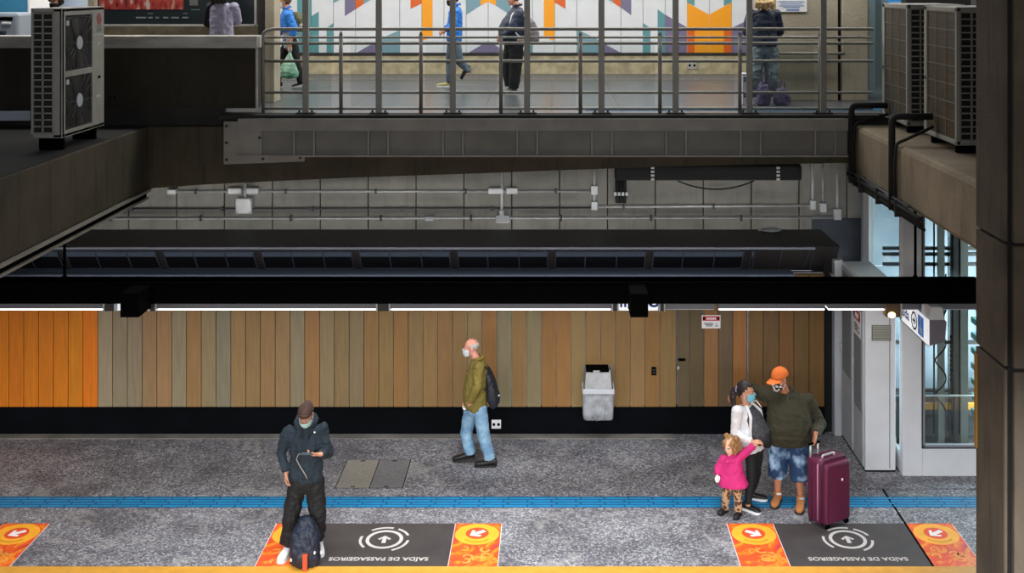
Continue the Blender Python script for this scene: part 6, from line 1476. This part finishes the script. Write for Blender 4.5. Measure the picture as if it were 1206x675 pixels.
def sack(label, px0, px1, pt, yy, mat, group=None):
    cx_ = (px0 + px1) / 2; s_ = F_PX / yy; w = (px1 - px0) / 2 / s_; hgt = (Z(pt, yy) - WZ)
    t = thing('tote_bag', label, 'bag', (X(cx_, yy), yy, WZ), 'bags at the blonde woman\'s feet'); c = V((X(cx_, yy), yy, WZ)); b = B()
    loft(b, [(c + V((0, 0, .0)), V((w * .7, 0, 0)), V((0, .08, 0))), (c + V((0, 0, .03)), V((w, 0, 0)), V((0, .10, 0))), (c + V((0, 0, hgt * .5)), V((w * .95, 0, 0)), V((0, .10, 0))), (c + V((0, 0, hgt * .8)), V((w * .7, 0, 0)), V((0, .07, 0))), (c + V((0, 0, hgt)), V((w * .4, 0, 0)), V((0, .03, 0)))], 24, 2.6)
    obj('bag_body', remesh(b, .010, 2, .014, 9, px0), mat, t)
    b = B(); pipe(b, [c + V((-w * .3, -.03, hgt * .9)), c + V((-w * .25, -.04, hgt * 1.35)), c + V((w * .25, -.04, hgt * 1.35)), c + V((w * .3, -.03, hgt * .9))], .008, 6, corner=.04); obj('handle', b, mat, t)
sack('purple grey tote bag standing against the legs of the blonde woman', 891, 907, 96, 17.02, m_purple)
sack('purple grey bag to the right of the blonde woman, slumped on the floor', 911, 931, 103, 17.05, m_purple)
t = thing('gift_box', 'tall white box with dark flower prints beside the blonde woman', 'box', (X(877.5, 17.2), 17.2, WZ))
b = B(); box(b, X(873, 17.2), X(882.5, 17.2), 17.1, 17.3, WZ, Z(86, 17.2), .006); obj('carton', b, M('white_pink_carton', (216, 206, 214), .6), t)
b = B()
for pz in (93.5, 112):
    for dx, dz in ((-.012, .02), (.014, .012), (-.01, -.018), (.016, -.02)): ell(b, V((X(877.8, 17.1) + dx, 17.098, Z(pz, 17.1) + dz)), .018, .003, .016, seg=8)
obj('flower_print', b, M('plum_flower', (70, 50, 90), .6), t)
# person leaning at the billboard
y = 16.75
f = walker('person in lilac grey shirt seen from behind before the billboard', 261, y, (0, 1, 0), dict(pel=(261, 49, 0), neck=(261, 3, .03), shL=(248, 8, .02), elL=(244, 27, .12), wrL=(252, 33, .3), shR=(276, 8, .02), elR=(280, 25, .12), wrR=(271, 30, .3), hpL=(253, 52, 0), knL=(253, 86, 0), anL=(253, 117, 0), hpR=(269, 52, 0), knR=(269, 86, 0), anR=(269, 117, 0)), 1.0, m_skin_dark)
finish(f, P(261, -9, y + .05), (.1, 1, -.15), m_skin_dark)
f.top(m_lilac, [(-.15, .175, .125, 0), (.05, .17, .12, 0), (.4, .168, .12, 0), (.7, .175, .12, 0), (.86, .175, .105, 0), (.94, .12, .08, 0), (1.0, .07, .07, 0)], (.066, .06, .048), 't_shirt', cuff=(-1, .02), fold=.012, seed=24)
b = B(); limb(b, [f.shL, f.elL, f.wrL], [.07, .06, .042]); obj('dark_sleeve', remesh(b, .01, 3, .008, 9, 2), m_blackc, f.root)
f.legs(m_blackc, std_legrings(.16, .12), (.1, .08, .075, .065), seed=25)
obj('hair', f.head.shell(lambda q_: q_.y < .05 or q_.z > .05, 1.14, .016, noise_=.01), m_hair_dark, f.root)
b = B()
for i_ in range(7): limb(b, [f.head.p(-.07 + .023 * i_, -.06, -.0), f.head.p(-.10 + .033 * i_, -.09, -.10), f.head.p(-.11 + .036 * i_, -.075, -.17 - .012 * (i_ % 2))], [.032, .03, .012], 8)
obj('hair_curls', remesh(b, .008, 1, .010, 30, 3), m_hair_dark, f.root)
for an in (f.anL, f.anR): shoe(f.root, V((an.x, y - .08, WZ)), (0, 1, 0), m_shoeb, m_shoeb, .26, .1, .09)
# person with thick dark hair behind the left condenser
y = 16.9
f = walker('person with thick dark hair whose face shows above the left condenser', 67, y, (.1, -1, 0), dict(pel=(68, 52, 0), neck=(68, 14, 0), shL=(53, 21, 0), elL=(48, 42, -.05), wrL=(56, 52, -.2), shR=(83, 21, 0), elR=(88, 42, -.05), wrR=(80, 52, -.2), hpL=(60, 55, 0), knL=(60, 86, 0), anL=(60, 116, 0), hpR=(76, 55, 0), knR=(76, 86, 0), anR=(76, 116, 0)), 1.0, m_skin)
finish(f, P(66, 1.5, y - .04), (-.15, -1, -.2), m_skin)
f.top(m_blackc, [(-.1, .18, .125, 0), (.05, .178, .122, 0), (.4, .175, .122, 0), (.8, .18, .115, 0), (.92, .14, .09, 0), (1.0, .08, .08, 0)], (.07, .064, .045), 'jacket', collar=.02, seed=26)
f.legs(m_blackjean, std_legrings(.16, .12), (.1, .08, .075, .065), seed=27)
obj('hair', f.head.shell(lambda q_: (q_.y < .05 or q_.z > .045), 1.35, .03, noise_=.03, nsc=20), m_hair_dark, f.root)
f.head.mask(f.root, m_blackc)
for an in (f.anL, f.anR): shoe(f.root, V((an.x, y + .08, WZ)), (0, -1, 0), m_shoeb, m_shoeb, .26, .1, .09)

# ------------------------------------------------------------------ light, sky, camera
def area(name, loc, sx, sy, power, col=(1, 1, 1), rot=(0, 0, 0)):
    l = bpy.data.lights.new(name, 'AREA'); l.shape = 'RECTANGLE'; l.size = sx; l.size_y = sy; l.energy = power; l.color = col
    o_ = bpy.data.objects.new(name, l); COL.objects.link(o_); o_.location = loc; o_.rotation_euler = rot; return o_
area('walkway_lamp', (-1.5, 19.6, 8.15), 14, 2.0, 380, (1, .98, .95))
area('walkway_lamp_wall', (0, 21.6, 8.15), 14, .5, 170, (1, .98, .95))
area('hall_lamp', (-9, 18.2, 8.1), 4, 1.5, 30)
area('shaft_fill', (6.55, 15.6, 1.7), 2.8, .6, 215, (.94, .97, 1), (0, math.radians(90), 0))  # unseen area light added to brighten the lift interior
fl = area('platform_top_fill', (-.3, 12.2, 8.9), 7, 3.0, 150, (.94, .97, 1), (math.radians(6), 0, 0)); fl.data.spread = math.radians(56)  # unseen overhead light added to brighten the platform and its people
area('camera_side_fill', (0, -2, 7.3), 18, 1.5, 620, (.95, .97, 1), (math.radians(62), 0, 0))  # fill light added behind the camera for the surfaces facing it
area('walkway_front_fill', (-.5, 17.0, 8.15), 17, .5, 420, (1, .98, .95))  # unseen light added to lift the dark front of the walkway
# unseen fill strip added below the frame: cut off at the horizontal
np_ = area('platform_front_fill', (0, 5.6, 3.4), 20, .3, 2100, (.97, .98, 1), (math.radians(25), 0, 0)); np_.data.spread = math.radians(130)
# hidden area light added behind the light carrier to brighten the concrete wall
ww = area('back_wall_fill', (-1.6, 14.75, 2.56), 12, .12, 20, (1, .99, .96), (math.radians(102), 0, 0)); ww.data.spread = math.radians(76)
w = bpy.data.worlds.new('overcast'); SC.world = w; w.use_nodes = True
bg = w.node_tree.nodes['Background']; bg.inputs[0].default_value = (.86, .93, 1.0, 1); bg.inputs[1].default_value = 1.0
cv = area('wall_foot_fill', (-1.6, 17.28, 2.12), 12.5, .12, 26, (1, .99, .96), (math.radians(172), 0, 0))  # unseen light added behind the housing, raking the concrete wall from below
cam = bpy.data.cameras.new('camera'); co = bpy.data.objects.new('camera', cam); COL.objects.link(co)
co.location = (0, 0, EYE); co.rotation_euler = (PI / 2, 0, 0)
cam.sensor_fit = 'HORIZONTAL'; cam.sensor_width = 36; cam.lens = F_PX / 1206 * 36; cam.clip_end = 200
cam.shift_x = (603 - CX) / 1206; cam.shift_y = (CY - 337.5) / 1206
SC.camera = co
SC.view_settings.view_transform = 'Standard'; SC.view_settings.look = 'None'; SC.view_settings.exposure = 0.0; SC.view_settings.gamma = 1; SC.view_settings.use_curve_mapping = False
SC.cycles.use_denoising = True; SC.cycles.max_bounces = 8
